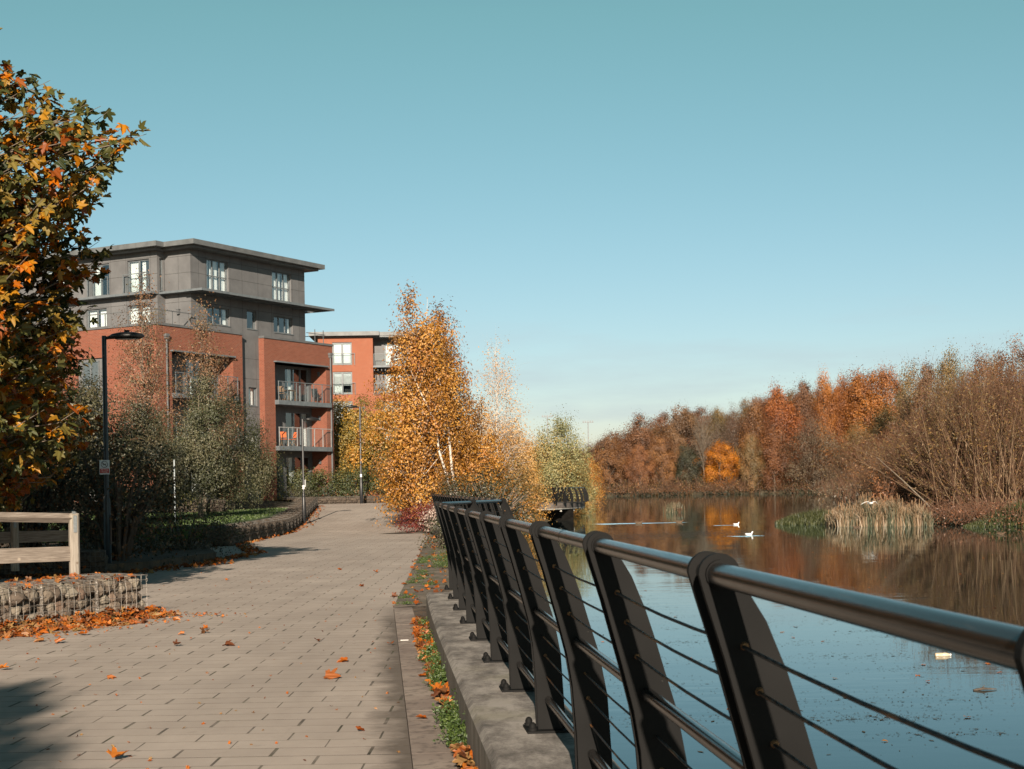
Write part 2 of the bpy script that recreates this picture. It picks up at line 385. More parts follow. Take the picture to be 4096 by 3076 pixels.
M['lawn'] = mottled('lawn_ground', (.035, .06, .014), (.06, .095, .022), .8, .95, bump=.6, bscale=30, bd=.03)
M['stone'] = None
def stonemat():
    t = NT('gabion_stone'); o = t.obj()
    at = t.n('ShaderNodeAttribute', attribute_name='tone')
    c = t.ramp(at.outputs['Fac'], [(0, (.08, .06, .047)), (.35, (.135, .105, .08)), (.6, (.175, .145, .112)), (.8, (.215, .19, .15)), (1, (.125, .075, .052))])
    c = t.mix(t.math('MULTIPLY', t.noise(o, 18, 5, .65), .6), c, (.14, .11, .085))
    li = t.ramp(t.noise(o, 8, 5, .7), [(.60, (0, 0, 0)), (.70, (1, 1, 1))]); c = t.mix(t.math('MULTIPLY', li, .35), c, (.25, .235, .17))
    t.bsdf(c, .9, 0, .2, t.bump(t.noise(o, 55, 6, .7), .6, .012)); return t.m
M['stone'] = stonemat()
M['wire_dark'] = mottled('darker_wire', (.09, .08, .07), (.15, .135, .12), 30, .7, .2)  # darker copy of the basket wire, goes with the darkened stone
M['wire'] = mottled('galvanised_wire', (.20, .18, .16), (.32, .29, .26), 30, .55, .4)
def shaded_brownstone():  # browner, darker copy of the gabion stone, shade worked into its colour
    t = NT('shaded_brown_gabion_stone'); o = t.obj(); at = t.n('ShaderNodeAttribute', attribute_name='tone')
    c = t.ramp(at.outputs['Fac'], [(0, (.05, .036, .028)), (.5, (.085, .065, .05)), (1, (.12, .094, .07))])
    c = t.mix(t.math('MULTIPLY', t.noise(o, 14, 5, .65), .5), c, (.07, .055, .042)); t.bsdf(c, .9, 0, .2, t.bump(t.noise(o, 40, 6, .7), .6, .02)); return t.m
M['shaded_brownstone'] = shaded_brownstone()
def timber():
    t = NT('weathered_timber'); tc = t.n('ShaderNodeTexCoord'); o = tc.outputs['Generated']
    ob = tc.outputs['Object']
    g = t.noise(t.mapping(ob, (40, 40, 2.0)), 2.2, 5, .6)
    c = t.ramp(g, [(.3, (.15, .125, .102)), (.5, (.255, .218, .18)), (.72, (.36, .318, .268))])
    k = t.n('ShaderNodeTexVoronoi'); k.inputs['Scale'].default_value = 5.5; t.l(ob, k.inputs['Vector'])
    kk = t.ramp(k.outputs['Distance'], [(.05, (1, 1, 1)), (.13, (0, 0, 0))]); c = t.mix(t.math('MULTIPLY', kk, .7), c, (.10, .062, .038))
    st = t.ramp(t.noise(ob, 3, 4), [(.5, (0, 0, 0)), (.75, (1, 1, 1))]); c = t.mix(t.math('MULTIPLY', st, .4), c, (.20, .20, .13))
    t.bsdf(c, .85, 0, .2, t.bump(g, .35, .004)); return t.m
M['timber'] = timber()
def timber_h():
    t = NT('weathered_timber_rail'); ob = t.obj()
    g = t.noise(t.mapping(ob, (2.0, 2.0, 34)), 2.2, 5, .6)
    c = t.ramp(g, [(.3, (.10, .080, .065)), (.5, (.175, .143, .118)), (.72, (.26, .222, .188))])
    k = t.n('ShaderNodeTexVoronoi'); k.inputs['Scale'].default_value = 4.5; t.l(ob, k.inputs['Vector'])
    kk = t.ramp(k.outputs['Distance'], [(.05, (1, 1, 1)), (.14, (0, 0, 0))]); c = t.mix(t.math('MULTIPLY', kk, .75), c, (.40, .33, .26))
    t.bsdf(c, .85, 0, .2, t.bump(g, .35, .004)); return t.m
M['timber_rail'] = timber_h()
M['strap'] = mottled('grey_steel_strap', (.17, .185, .19), (.24, .255, .26), 20, .5, .4)
M['dark_timber'] = mottled('near_black_timber', (.004, .0035, .003), (.009, .008, .007), 5, .9, 0, .08)  # base colour set close to black for abutment and piles
M['mast'] = mottled('mast_grey', (.20, .21, .22), (.27, .28, .29), 2)
M['deck'] = mottled('dark_decking', (.05, .042, .036), (.10, .085, .07), 6, .8, stretch=(1, 6, 1))
M['fascia'] = mottled('weathered_fascia', (.085, .070, .062), (.15, .125, .11), 3, .85)
M['palesteel'] = mottled('pale_steel_angle', (.38, .36, .33), (.5, .48, .44), 5, .6)
M['galv'] = mottled('galvanised_post', (.26, .29, .30), (.36, .39, .40), 9, .5, .4)

def water():
    t = NT('lake_water'); o = t.obj()
    s = t.n('ShaderNodeSeparateXYZ'); t.l(o, s.inputs[0])
    n1 = t.noise(t.mapping(o, (.55, 1.6, 1)), 1.6, 3, .5)
    n2 = t.noise(t.mapping(o, (.30, 1.0, 1)), .22, 2, .5)
    p = t.ramp(t.noise(t.mapping(o, (.08, .22, 1)), .9, 2, .5), [(.45, (.25, .25, .25)), (.62, (1, 1, 1))])
    h = t.math('MULTIPLY', n1, p)
    b1 = t.bump(h, .12, .03)
    nd = t.n('ShaderNodeBump'); nd.inputs['Strength'].default_value = .04; nd.inputs['Distance'].default_value = .15
    t.l(n2, nd.inputs['Height']); t.l(b1, nd.inputs['Normal'])
    df = t.n('ShaderNodeBsdfDiffuse'); df.inputs[0].default_value = (.006, .013, .014, 1); gl = t.n('ShaderNodeBsdfGlossy'); gl.inputs[0].default_value = (.88, .96, .98, 1); gl.inputs['Roughness'].default_value = .02
    fr = t.n('ShaderNodeFresnel'); fr.inputs[0].default_value = 1.27; mx = t.n('ShaderNodeMixShader'); t.l(fr.outputs[0], mx.inputs[0]); t.l(df.outputs[0], mx.inputs[1]); t.l(gl.outputs[0], mx.inputs[2])
    for q in (gl, fr, df): t.l(nd.outputs[0], q.inputs['Normal'])
    t.l(mx.outputs[0], t.out.inputs[0]); return t.m
M['water'] = water()
M['weed'] = mottled('floating_weed', (.035, .035, .022), (.075, .06, .035), 3, .8)
M['scum'] = mottled('floating_scum', (.05, .045, .04), (.10, .088, .075), 3, .8)

# ------------------------------------------------------------------ world, sun, camera
SUN_EL, SUN_AZ = R(20.0), R(180.8)      # azimuth measured from +Y clockwise: the sun stands behind the camera
wd = bpy.data.worlds.new('World'); SC.world = wd; wd.use_nodes = True
wt = wd.node_tree; wt.nodes.clear()
sky = wt.nodes.new('ShaderNodeTexSky'); sky.sky_type = 'NISHITA'; sky.sun_disc = False
sky.sun_elevation = SUN_EL; sky.sun_rotation = SUN_AZ; sky.altitude = 0; sky.air_density = 1.0; sky.dust_density = .3; sky.ozone_density = 1.0
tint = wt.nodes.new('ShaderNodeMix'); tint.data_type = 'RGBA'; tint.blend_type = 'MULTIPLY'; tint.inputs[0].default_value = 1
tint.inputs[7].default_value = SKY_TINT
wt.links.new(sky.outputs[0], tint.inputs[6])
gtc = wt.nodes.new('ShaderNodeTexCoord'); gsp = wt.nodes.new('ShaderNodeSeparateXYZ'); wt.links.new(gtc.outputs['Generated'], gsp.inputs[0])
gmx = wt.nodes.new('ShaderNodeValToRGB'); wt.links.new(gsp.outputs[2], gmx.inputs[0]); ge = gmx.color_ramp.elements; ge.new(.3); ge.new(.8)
for e_, p_, c_ in zip(ge, (0, .3, .75, 1), (SKY_TINT_H, SKY_TINT, tuple(q*.24 for q in SKY_TINT[:3])+(1,), tuple(q*.20 for q in SKY_TINT[:3])+(1,))): e_.position = p_; e_.color = c_  # tint drops off overhead, darkened to weaken sky fill in the shadows
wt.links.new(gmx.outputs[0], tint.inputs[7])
# thin wisps of cloud low over the horizon
wtc = wt.nodes.new('ShaderNodeTexCoord'); wm = wt.nodes.new('ShaderNodeMapping'); wm.inputs['Scale'].default_value = (1, 1, 7)
wn = wt.nodes.new('ShaderNodeTexNoise'); wn.inputs['Scale'].default_value = 4.2; wn.inputs['Detail'].default_value = 6; wn.inputs['Roughness'].default_value = .6
wt.links.new(wtc.outputs['Generated'], wm.inputs[0]); wt.links.new(wm.outputs[0], wn.inputs['Vector'])
wr = wt.nodes.new('ShaderNodeMapRange'); wr.inputs[1].default_value = .50; wr.inputs[2].default_value = .68; wr.inputs[3].default_value = 0; wr.inputs[4].default_value = .55
wt.links.new(wn.outputs['Fac'], wr.inputs[0])
ws = wt.nodes.new('ShaderNodeSeparateXYZ'); wt.links.new(wtc.outputs['Generated'], ws.inputs[0])
wz = wt.nodes.new('ShaderNodeMapRange'); wz.inputs[1].default_value = .14; wz.inputs[2].default_value = .04; wt.links.new(ws.outputs[2], wz.inputs[0])
wmul = wt.nodes.new('ShaderNodeMath'); wmul.operation = 'MULTIPLY'; wt.links.new(wr.outputs[0], wmul.inputs[0]); wt.links.new(wz.outputs[0], wmul.inputs[1])
wmix = wt.nodes.new('ShaderNodeMix'); wmix.data_type = 'RGBA'; wt.links.new(wmul.outputs[0], wmix.inputs[0]); wt.links.new(tint.outputs[2], wmix.inputs[6])
wmix.inputs[7].default_value = (4.0, 4.6, 5.0, 1)
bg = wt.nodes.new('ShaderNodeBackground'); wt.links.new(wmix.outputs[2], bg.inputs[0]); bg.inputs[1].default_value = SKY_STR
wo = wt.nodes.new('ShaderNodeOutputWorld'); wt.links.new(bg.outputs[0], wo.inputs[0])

sl = bpy.data.lights.new('sun', 'SUN'); sl.energy = SUN_STR; sl.angle = R(.5); sl.color = (1, .86, .70)
so = bpy.data.objects.new('sun', sl); COL.objects.link(so)
d = Vector((math.sin(SUN_AZ)*math.cos(SUN_EL), math.cos(SUN_AZ)*math.cos(SUN_EL), math.sin(SUN_EL)))
so.rotation_euler = d.to_track_quat('Z', 'Y').to_euler(); so.location = (0, -20, 30)

cam = bpy.data.cameras.new('camera'); co = bpy.data.objects.new('camera', cam); COL.objects.link(co)
cam.sensor_width = 36; cam.lens = 36*FPX/4096; cam.shift_y = (1955-1538)/4096; cam.clip_start = .05; cam.clip_end = 4000
co.matrix_world = Matrix.Translation((0, 0, EYE)) @ Matrix.Rotation(R(90), 4, 'X') @ Matrix.Rotation(-TH, 4, 'Z')
cam.dof.use_dof = True; cam.dof.focus_distance = 30; cam.dof.aperture_fstop = 16
SC.camera = co
vs = SC.view_settings; vs.view_transform = 'Standard'; vs.look = 'None'; vs.gamma = 1; vs.exposure = EXPO

# ------------------------------------------------------------------ setting: land, path, water
def railx(Y):
    x = .7-.0875*Y
    if Y > 13: x += .0014*(min(Y, 21)-13)**2
    return x
RUN1 = [(railx(8.29+1.69*k), 8.29+1.69*k) for k in range(-5, 8)]          # last one at about 20.1
Q0 = RUN1[-1]
RUN2 = [Q0, (Q0[0]+.42, Q0[1]+1.64), (Q0[0]+.84, Q0[1]+3.28)]
RUN3 = [(RUN2[-1][0]-.083*1.69*k-(0 if k == 0 else .02), RUN2[-1][1]+1.684*k) for k in range(0, 21)]

def bankx(Y):
    """left bank: x of the water's edge"""
    pts = [(-60, 4), (-10, 1.95), (0, 1.1), (20.2, -.55), (23.6, .27), (57, -2.6), (60, -1.2), (75, 1.4), (105, 2.6), (135, 5), (200, 9), (300, 15), (395, 20), (400, 22)]
    for (a, xa), (b, xb) in zip(pts, pts[1:]):
        if Y <= b: return xa+(xb-xa)*max(0, (Y-a))/(b-a)
    return 22
def landz(X, Y):
    z = gz(Y)
    if Y > 60: z += smooth(-11, -18, X)*smooth(62, 90, Y)*.6
    b = bankx(Y)-X
    if Y > 58.5:
        z = z*smooth(0, 3.2, b)+(-.95)*(1-smooth(0, 3.2, b))
    return z-.02
mb = MB()
ys = list(np.concatenate([np.arange(-60, 56, 4.0), np.arange(57, 140, 2.0), np.arange(140, 700, 14.0)]))
offs = [0, .6, 1.2, 1.9, 2.7, 3.5, 5, 7, 9, 11, 13, 15, 18, 24, 40, 80, 200, 700]
V = []; nr = len(offs)
for y in ys:
    b = bankx(y)-(.25 if y < 58 else 0)
    for o_ in offs:
        x = b-o_; V.append((x, y, landz(x, y)))
    V.append((b, y, -2.5))
F = []
for i in range(len(ys)-1):
    for j in range(nr-1):
        a = i*(nr+1)+j; F.append((a, a+1, a+nr+2, a+nr+1))
    a = i*(nr+1); F.append((a+nr, a, a+nr+1, a+nr+1+nr))
mb.add(V, F)
tag(mb.build('ground', M['land'], smooth=False), kind='structure')

# the paved path, one sheet
mb = MB(); V = []; F = []
def pathr(Y):
    if Y < 21: return .7-.0868*Y-.535
    return -1.66-(Y-21)*.040 if Y < 53 else -2.94-(Y-53)*.085 if Y < 72 else -4.5+(Y-72)*.08
def pathl(Y):
    P_ = [(-12, -9.0), (17, -8), (20.7, -7.5), (22, -20), (31, -20), (33, -10.5), (46, -9.6), (60, -9.3), (68, -9.75), (88, -11.5), (96, -22)]
    for (a, xa), (b, xb) in zip(P_, P_[1:]):
        if Y <= b: return xa+(xb-xa)*(Y-a)/(b-a)
    return -22
yy = list(np.arange(-10, 96.1, 1.0)); nx = 10
for y in yy:
    l, r = pathl(y), pathr(y)
    for i in range(nx+1): V.append((l+(r-l)*i/nx, y, gz(y)+.012))
for i in range(len(yy)-1):
    for j in range(nx):
        a = i*(nx+1)+j; F.append((a, a+1, a+nx+2, a+nx+1))
mb.add(V, F); tag(mb.build('path', M['paving']), kind='structure')

# kerb strip beside the paving: long flat slabs with open joints
mb = MB(); y = -6.0
while y < 21:
    L = .91; a = y; b = min(y+L-.003, 21.3)
    def kx(Y, o_): return .7-.0868*Y-o_
    z = .018+random.uniform(-.0006, .0006)
    v = [(kx(a, .53), a, -.05), (kx(a, .275), a, -.05), (kx(b, .275), b, -.05), (kx(b, .53), b, -.05), (kx(a, .53), a, z), (kx(a, .275), a, z+.003), (kx(b, .275), b, z+.003), (kx(b, .53), b, z)]
    mb.add(v, BOXF); y += L
ko = mb.build('kerb', M['kerb']); tag(ko, kind='structure')

# strip of soil between kerb and plinth, and the verge beyond the plinth's end
def strip(name, left, right, y0, y1, z, mat, dy=.25, bumpz=.02, ncol=6):
    m_ = MB(); V = []; F = []; ys_ = np.arange(y0, y1+dy*.5, dy)
    for y in ys_:
        l, r = left(y), right(y)
        for i in range(ncol+1): V.append((l+(r-l)*i/ncol, y, z(y)+(rng.uniform(-1, 1)*bumpz if 0 < i < ncol else 0)))
    for i in range(len(ys_)-1):
        for j in range(ncol):
            a = i*(ncol+1)+j; F.append((a, a+1, a+ncol+2, a+ncol+1))
    m_.add(V, F); return tag(m_.build(name, mat, smooth=True), kind='structure')
strip('soil_strip', lambda y: .7-.0868*y-.278, lambda y: railx(y)-.12 if y < 19.7 else railx(y)+.2, -5, 21.3, lambda y: .02, M['soil'])
def run3x(Y):
    return RUN3[0][0]+(Y-RUN3[0][1])*(RUN3[-1][0]-RUN3[0][0])/(RUN3[-1][1]-RUN3[0][1])
strip('verge', lambda y: pathr(y)-.02, lambda y: min(run3x(y)-.1, railx(20)+.3+(y-20)*.2), 21.32, 58, lambda y: gz(y)+.016, M['verge'], .4)
strip('verge', lambda y: pathr(y)-.02, lambda y: bankx(y)-3.0, 58, 94, lambda y: gz(y)+.03, M['verge'], 1.0)

# water: one big sheet
mb = MB(); mb.quad((-60, -80, -.8), (400, -80, -.8), (400, 420, -.8), (-60, 420, -.8))
tag(mb.build('water', M['water']), kind='structure')

# far bank and right bank terrain
def farz(X, d):
    return -.9+smooth(0, 2.5, d)*1.3+d*.02*min(1, d/20)+smooth(20, 85, X)*smooth(5, 70, d)*13+smooth(-30, 20, X)*smooth(10, 60, d)*2
mb = MB(); V = []; F = []
xs_ = np.arange(-80, 300, 6.0); ds = [0, 1, 2, 3, 5, 8, 12, 18, 25, 35, 50, 70, 100, 150, 250, 500]
def fary(X): return 400+4*math.sin(X*.11)+2.5*math.sin(X*.31)
for x in xs_:
    for d_ in ds: V.append((x, fary(x)+d_, farz(x, d_)))
n_ = len(ds)
for i in range(len(xs_)-1):
    for j in range(n_-1):
        a = i*n_+j; F.append((a, a+n_, a+n_+1, a+1))
mb.add(V, F); tag(mb.build('far_bank', M['land'], smooth=True), kind='structure')
def rbx(Y):
    P_ = [(70, 40), (76, 29), (82, 25.5), (90, 24.5), (100, 24.5), (152, 35), (240, 51), (350, 73), (405, 86)]
    for (a, xa), (b, xb) in zip(P_, P_[1:]):
        if Y <= b: return xa+(xb-xa)*(Y-a)/(b-a)
    return 86
def rbz(X, Y):
    d_ = X-rbx(Y); return -.9+smooth(0, 2, d_)*.5+smooth(2, 40, d_)*3.0+smooth(250, 400, Y)*smooth(5, 60, d_)*9
mb = MB(); V = []; F = []; ys_ = np.arange(70, 412, 5.0); ds = [0, .7, 1.5, 2.5, 4, 6, 9, 14, 20, 30, 45, 70, 120, 200]
for y in ys_:
    for d_ in ds: V.append((rbx(y)+d_, y, rbz(rbx(y)+d_, y)))
n_ = len(ds)
for i in range(len(ys_)-1):
    for j in range(n_-1):
        a = i*n_+j; F.append((a, a+1, a+n_+1, a+n_))
mb.add(V, F); tag(mb.build('right_bank', M['land'], smooth=True), kind='structure')

# planted ground at the left, raised behind the gabions
def poly_sheet(name, pts, z, mat, kind='structure'):
    m_ = MB(); n = len(pts)
    t_ = [(p[0], p[1], p[2] if len(p) > 2 else z) for p in pts]; m_.add(t_, [list(range(n))])
    m_.add(t_+[(p[0], p[1], -.3) for p in t_], [[i, (i+1) % n, n+(i+1) % n, n+i] for i in range(n)])
    return tag(m_.build(name, mat), kind=kind)
poly_sheet('lawn', [(-9.4, 47.9, .56), (-10.0, 60, .62), (-10.4, 68, .66), (-12.0, 85.5, .80), (-24, 85.5, .82), (-26, 70, .72), (-22, 49, .6)], .6, M['lawn'])
poly_sheet('planting_bed', [(-5.9, 21.0), (-7.1, 18.7), (-8.3, 16), (-20, 12), (-20, 24), (-9, 22)], .42, M['soil'])
poly_sheet('planting_bed', [(-9.0, 31.6), (-8.0, 33.4), (-7.4, 38), (-8.7, 43), (-9.4, 47.8), (-22, 48.9), (-24, 31)], .2, M['soil'])
poly_sheet('footpath', [(-12.0, 85.6, .84), (-11.6, 91, .87), (-30, 91, .9), (-30, 85.6, .86)], .8, M['kerb'])
poly_sheet('planting_bed', [(-3, 95.2, 1.22), (-14, 95.2, 1.22), (-24, 91.8, 1.25), (-24, 99, 1.35), (-3, 99, 1.35)], 1.2, M['soil'])
# ------------------------------------------------------------------ riverside railing
LE = [(1.13, -.044), (1.08, -.030), (.95, .010), (.83, .042), (.74, .066), (.60, .100), (.47, .120), (.25, .135), (0, .140)]     # path-side edge (z, x)
RE = [(1.11, .050), (1.03, .098), (.925, .140), (.825, .172), (.73, .199), (.60, .238), (.42, .270), (.15, .284), (0, .286)]     # water-side edge
def edge_at(E, z):
    for (za, xa), (zb, xb) in zip(E, E[1:]):
        if z >= zb: return xa+(xb-xa)*(za-z)/(za-zb) if za != zb else xb
    return E[-1][1]
def midx(z): return edge_at(LE, z)+.42*(edge_at(RE, z)-edge_at(LE, z))
def plate_mesh():
    mb = MB(); RZ = 1.13
    arc = [(RZ+.044*math.sin(a), .044*math.cos(a)) for a in np.linspace(R(-12), R(180), 15)]   # round head over the rail
    out = arc+LE[1:]+list(reversed(RE))
    n = len(out)
    for yc in (-.052, .052):
        h = .009
        v = [(x, yc-h, z) for z, x in out]+[(x, yc+h, z) for z, x in out]
        mb.add(v, [list(range(n))]); mb.add(v, [[i+n for i in range(n)][::-1]])
        mb.add(v, [[i, i+n, (i+1) % n+n, (i+1) % n] for i in range(n)])
    # distance tubes between the two plates
    for z in (.98, .885, .775, .655, .52, .41, .295, .17):
        mb.tube([(midx(z), -.05, z), (midx(z), .05, z)], .014, 8)
    # collars where the tubes pass
    for yc in (-.066, .066):
        mb.tube([(0, yc-.006, RZ), (0, yc+.006, RZ)], .031, 16)
    for z in (.98, .885, .775, .41):
        for q in (-1, 1): mb.tube([(midx(z), q*.060, z), (midx(z), q*.072, z)], [.0095, .007], 10, 1)
    return mb.data('post', [M['black'], M['rust']])
ME_POST = plate_mesh()
mb = MB(); mb.box(.075, .345, -.135, .135, 0, .012); ME_BASE = mb.data('base_plate', M['black'])
mb = MB(); mb.lathe([(.026, .0), (.026, .012), (.020, .014), (.020, .026), (.016, .038), (.008, .045), (.0005, .047)], 12); ME_BOLT = mb.data('bolt', M['black'], True)
def frames(pts):
    out = []
    for i, p in enumerate(pts):
        a = pts[max(0, i-1)]; b = pts[min(len(pts)-1, i+1)]
        if 0 < i < len(pts)-1: pass
        t = Vector((b[0]-a[0], b[1]-a[1], 0)).normalized(); out.append(t)
    return out
def railing(label, pts, zf, bolts=True, skip_first=False):
    root = thing('riverside_railing', label, 'railing', (pts[0][0], pts[0][1], zf(pts[0][1])), 0, None)
    o0 = Vector(root.location); fr = frames(pts); rails = {}
    for i, (p, t) in enumerate(zip(pts, fr)):
        lat = Vector((t.y, -t.x, 0)); zb = zf(p[1]); rz = math.atan2(t.y, t.x)-math.pi/2
        loc = Vector((p[0], p[1], zb))-o0
        if not (skip_first and i == 0):
            po = link('post', ME_POST, root, loc); po.rotation_euler = (random.uniform(-.004, .004), random.uniform(-.004, .004), rz+random.uniform(-.012, .012))
            b = link('base_plate', ME_BASE, po); 
            if bolts:
                for q in ((.105, -.1), (.105, .1), (.315, -.1), (.315, .1)): link('bolt', ME_BOLT, po, (q[0], q[1], .012))
        for z in (1.13, .98, .885, .775, .655, .52, .41, .295, .17):
            q = loc+lat*(0 if z == 1.13 else midx(z))+Vector((0, 0, z))
            rails.setdefault(z, []).append(q)
    for z, q in rails.items():
        q = [tuple(x) for x in q]
        mb = MB()
        if z == 1.13:
            mb.tube(q, .0245, 20); hr_ = mb.build('handrail', M['rail'], root, True)
            if not skip_first:
                A, B = Vector(q[3]), Vector(q[4]); m_ = MB(); m_.tube([A*.5+B*.5, A*.495+B*.505, A*.48+B*.52, A*.475+B*.525], [.0246, .0262, .0262, .0246], 20); m_.build('rail_sleeve', M['rail'], hr_, True)
        elif z in (.655, .17):
            mb.tube(q, .021, 14); mb.build('tube_rail', M['rail'], root, True)
        else:
            # the cables sag a hair between the posts
            qq = []
            for a, b in zip(q, q[1:]):
                for k in range(4):
                    s = k/4; qq.append((a[0]+(b[0]-a[0])*s, a[1]+(b[1]-a[1])*s, a[2]+(b[2]-a[2])*s-.010*4*s*(1-s)))
            qq.append(q[-1]); mb.tube(qq, .0042, 6); mb.build('cable', M['cable'], root, True)
    return root
railing('long black steel railing with curved leaning posts on the concrete plinth in the foreground', RUN1, lambda y: .335)
railing('short length of black railing turning out over the water at the end of the plinth', RUN2, lambda y: .335, skip_first=True)
railing('distant run of black railing behind the bay, close to the red shrub', RUN3, lambda y: .335+gz(y), bolts=False, skip_first=True)

q = G(1617, 2563, .02); mb = MB(); mb.tube([(0, 0, .006), (.085, .006, .006)], .004, 8)
tag(mb.build('paper_stick', M['white'], loc=(q.x-.04, q.y, .02)), 'thin white paper stick lying on the kerb slabs', 'litter')
# plinths under the railing
def plinth(name, label, pts, l, r, zt, zb=-1.3, cham=.03):
    """pts: list of (x, y); section runs from l left of the rail to r right of it"""
    mb = MB(); sec = [(-l, zb), (-l, zt-cham*1.2), (-l+cham, zt), (r-cham*.5, zt), (r, zt-cham*.5), (r, zb)]
    V = []; n = len(sec); fr = frames(pts)
    for (x, y), t in zip(pts, fr):
        z0 = zt if not callable(zt) else zt(y)
        for s, z in sec: V.append((x+t.y*s, y-t.x*s, z+(gz(y) if y > 30 else 0)))
    F0, F1 = [], []
    for i in range(len(pts)-1):
        for j in range(n-1):
            f = (i*n+j, i*n+j+1, (i+1)*n+j+1, (i+1)*n+j); (F1 if j == 0 else F0).append(f)
    mb.add(V, F0, 0); mb.add(V, F1, 1)
    mb.add(V[:n], [list(range(n))], 1); mb.add(V[-n:], [list(range(n))[::-1]], 1)
    o = mb.build(name, [M['plinth'], M['plinth_side']])
    return tag(o, label, 'plinth')
pp = [(railx(y), y) for y in np.arange(-6, 19.7, .8)]
plinth('concrete_plinth', 'stained concrete plinth carrying the long black railing beside the paving', pp, .172, .42, .335)
pp2 = [(railx(19.25)+.0, 19.25)]+[(x+.02, y) for x, y in RUN2[1:]]+[(x, y) for x, y in RUN3[1:]]
plinth('concrete_plinth', 'further concrete plinth following the bay of the railing to the red shrub', [(x, y) for x, y in pp2], -.0, .45, .334)

# ------------------------------------------------------------------ gabions
def rock_template():
    bm_v = []; 
    import bmesh
    bm = bmesh.new(); bmesh.ops.create_icosphere(bm, subdivisions=2, radius=1)
    v = np.array([x.co[:] for x in bm.verts]); f = np.array([[q.index for q in x.verts] for x in bm.faces]); bm.free()
    return v, f
RV, RF = rock_template()
def rock(mb, c, r, tone, mat=0):
    v = RV.copy()
    # cut flats: angular quarry stone
    for _ in range(9):
        nrm = rng.normal(size=3); nrm /= np.linalg.norm(nrm); dd = rng.uniform(.62, .92)
        s = v @ nrm-dd; m_ = s > 0; v[m_] -= np.outer(s[m_], nrm)
    v *= rng.uniform((1.1, .9, .85), (1.5, 1.3, 1.2))*r
    a = rng.uniform(0, 6.28); ca, sa = math.cos(a), math.sin(a)
    v = v @ np.array([[ca, -sa, 0], [sa, ca, 0], [0, 0, 1]])
    mb.add(v+np.array(c), RF, mat, tone)
def gabion_parts(L, D, H, sr, step, wr, seed, stone='stone'):
    """basket along +x from 0..L, front face at y=0 (towards -y), depth D"""
    st = MB(); wi = MB()
    def fill(nu, nv, fn):
        for i in range(nu):
            for j in range(nv):
                u = (i+.5+rng.uniform(-.25, .25)+(.5 if j % 2 else 0))/nu; v = (j+.5+rng.uniform(-.2, .2))/nv
                if u > 1: continue
                rock(st, fn(u, v), sr*rng.uniform(.72, 1.2), rng.random())
    nu = max(2, int(L/(sr*1.55))); nv = max(2, int(H/(sr*1.5))); nd = max(2, int(D/(sr*1.6)))
    fill(nu, nv, lambda u, v: (sr*.6+u*(L-1.2*sr), sr*.75+rng.uniform(0, sr*.4), sr*.6+v*(H-1.3*sr)))
    fill(nu, nd, lambda u, v: (sr*.7+u*(L-1.4*sr), sr*.6+v*(D-1.3*sr), H-sr*.9+rng.uniform(-.3, .1)*sr))
    fill(nd, nv, lambda u, v: (L-sr*.62, sr*.6+u*(D-1.3*sr), sr*.6+v*(H-1.3*sr)))
    fill(nd, nv, lambda u, v: (sr*.9, sr*.6+u*(D-1.3*sr), sr*.6+v*(H-1.3*sr)))
    st.box(sr*.8, L-sr*.8, sr*.8, D-sr*.8, 0, H-sr, 0, tone=.0)
    j = lambda: rng.uniform(-.008, .008)*(step/.075)
    bulge = lambda u, v: -.015-.035*math.sin(math.pi*min(1, max(0, u/L)))*math.sin(math.pi*min(1, max(0, v/H)))
    for k in range(int(L/step)+1):
        x = min(k*step, L); jj = j()
        wi.tube([(x+jj*q, bulge(x, z_), z_) for q, z_ in zip((0, 1.5, 1, 0), np.linspace(0, H, 4))]+[(x+j(), D*.5, H+.008+.01*rng.random()), (x, D, H)], wr, 4, cap=False)
    for k in range(int(H/step)+1):
        z = min(k*step, H)
        wi.tube([(0, D, z), (0, 0, z)]+[(x, bulge(x, z)-.001, z+j()) for x in np.linspace(.01, L-.01, max(4, int(L/.25)))]+[(L+.006, 0, z), (L+.012, D*.5, z+j()), (L+.006, D, z)], wr, 4, cap=False)
    for k in range(1, int(D/step)):
        y = k*step
        wi.tube([(0, y, H+.004)]+[(x, y+j(), H+.008+abs(j())) for x in np.linspace(.1, L-.1, 4)]+[(L+.01, y, H), (L+.01, y+j(), H*.5), (L+.01, y, 0)], wr, 4, cap=False)
    # spiral lacing at the corners
    for x in (0, L):
        a = np.linspace(0, H, int(H/.02)+2)
        wi.tube([(x+.010*math.cos(q*230), -.012+.010*math.sin(q*230), q) for q in a], wr*1.1, 4, cap=False)
    a = np.linspace(0, L, int(L/.05)+2)
    wi.tube([(q, -.006+.008*math.cos(q*120), H+.006+.008*math.sin(q*120)) for q in a], wr*1.1, 4, cap=False)
    return st.data('stone_fill', M[stone]), wi.data('wire_mesh', M['wire' if stone == 'stone' else 'wire_dark'])
def gabion(label, loc, rz, parts, group=None):
    g = thing('gabion_basket', label, 'gabion', loc, rz, group)
    link('stone_fill', parts[0], g); link('wire_mesh', parts[1], g); return g
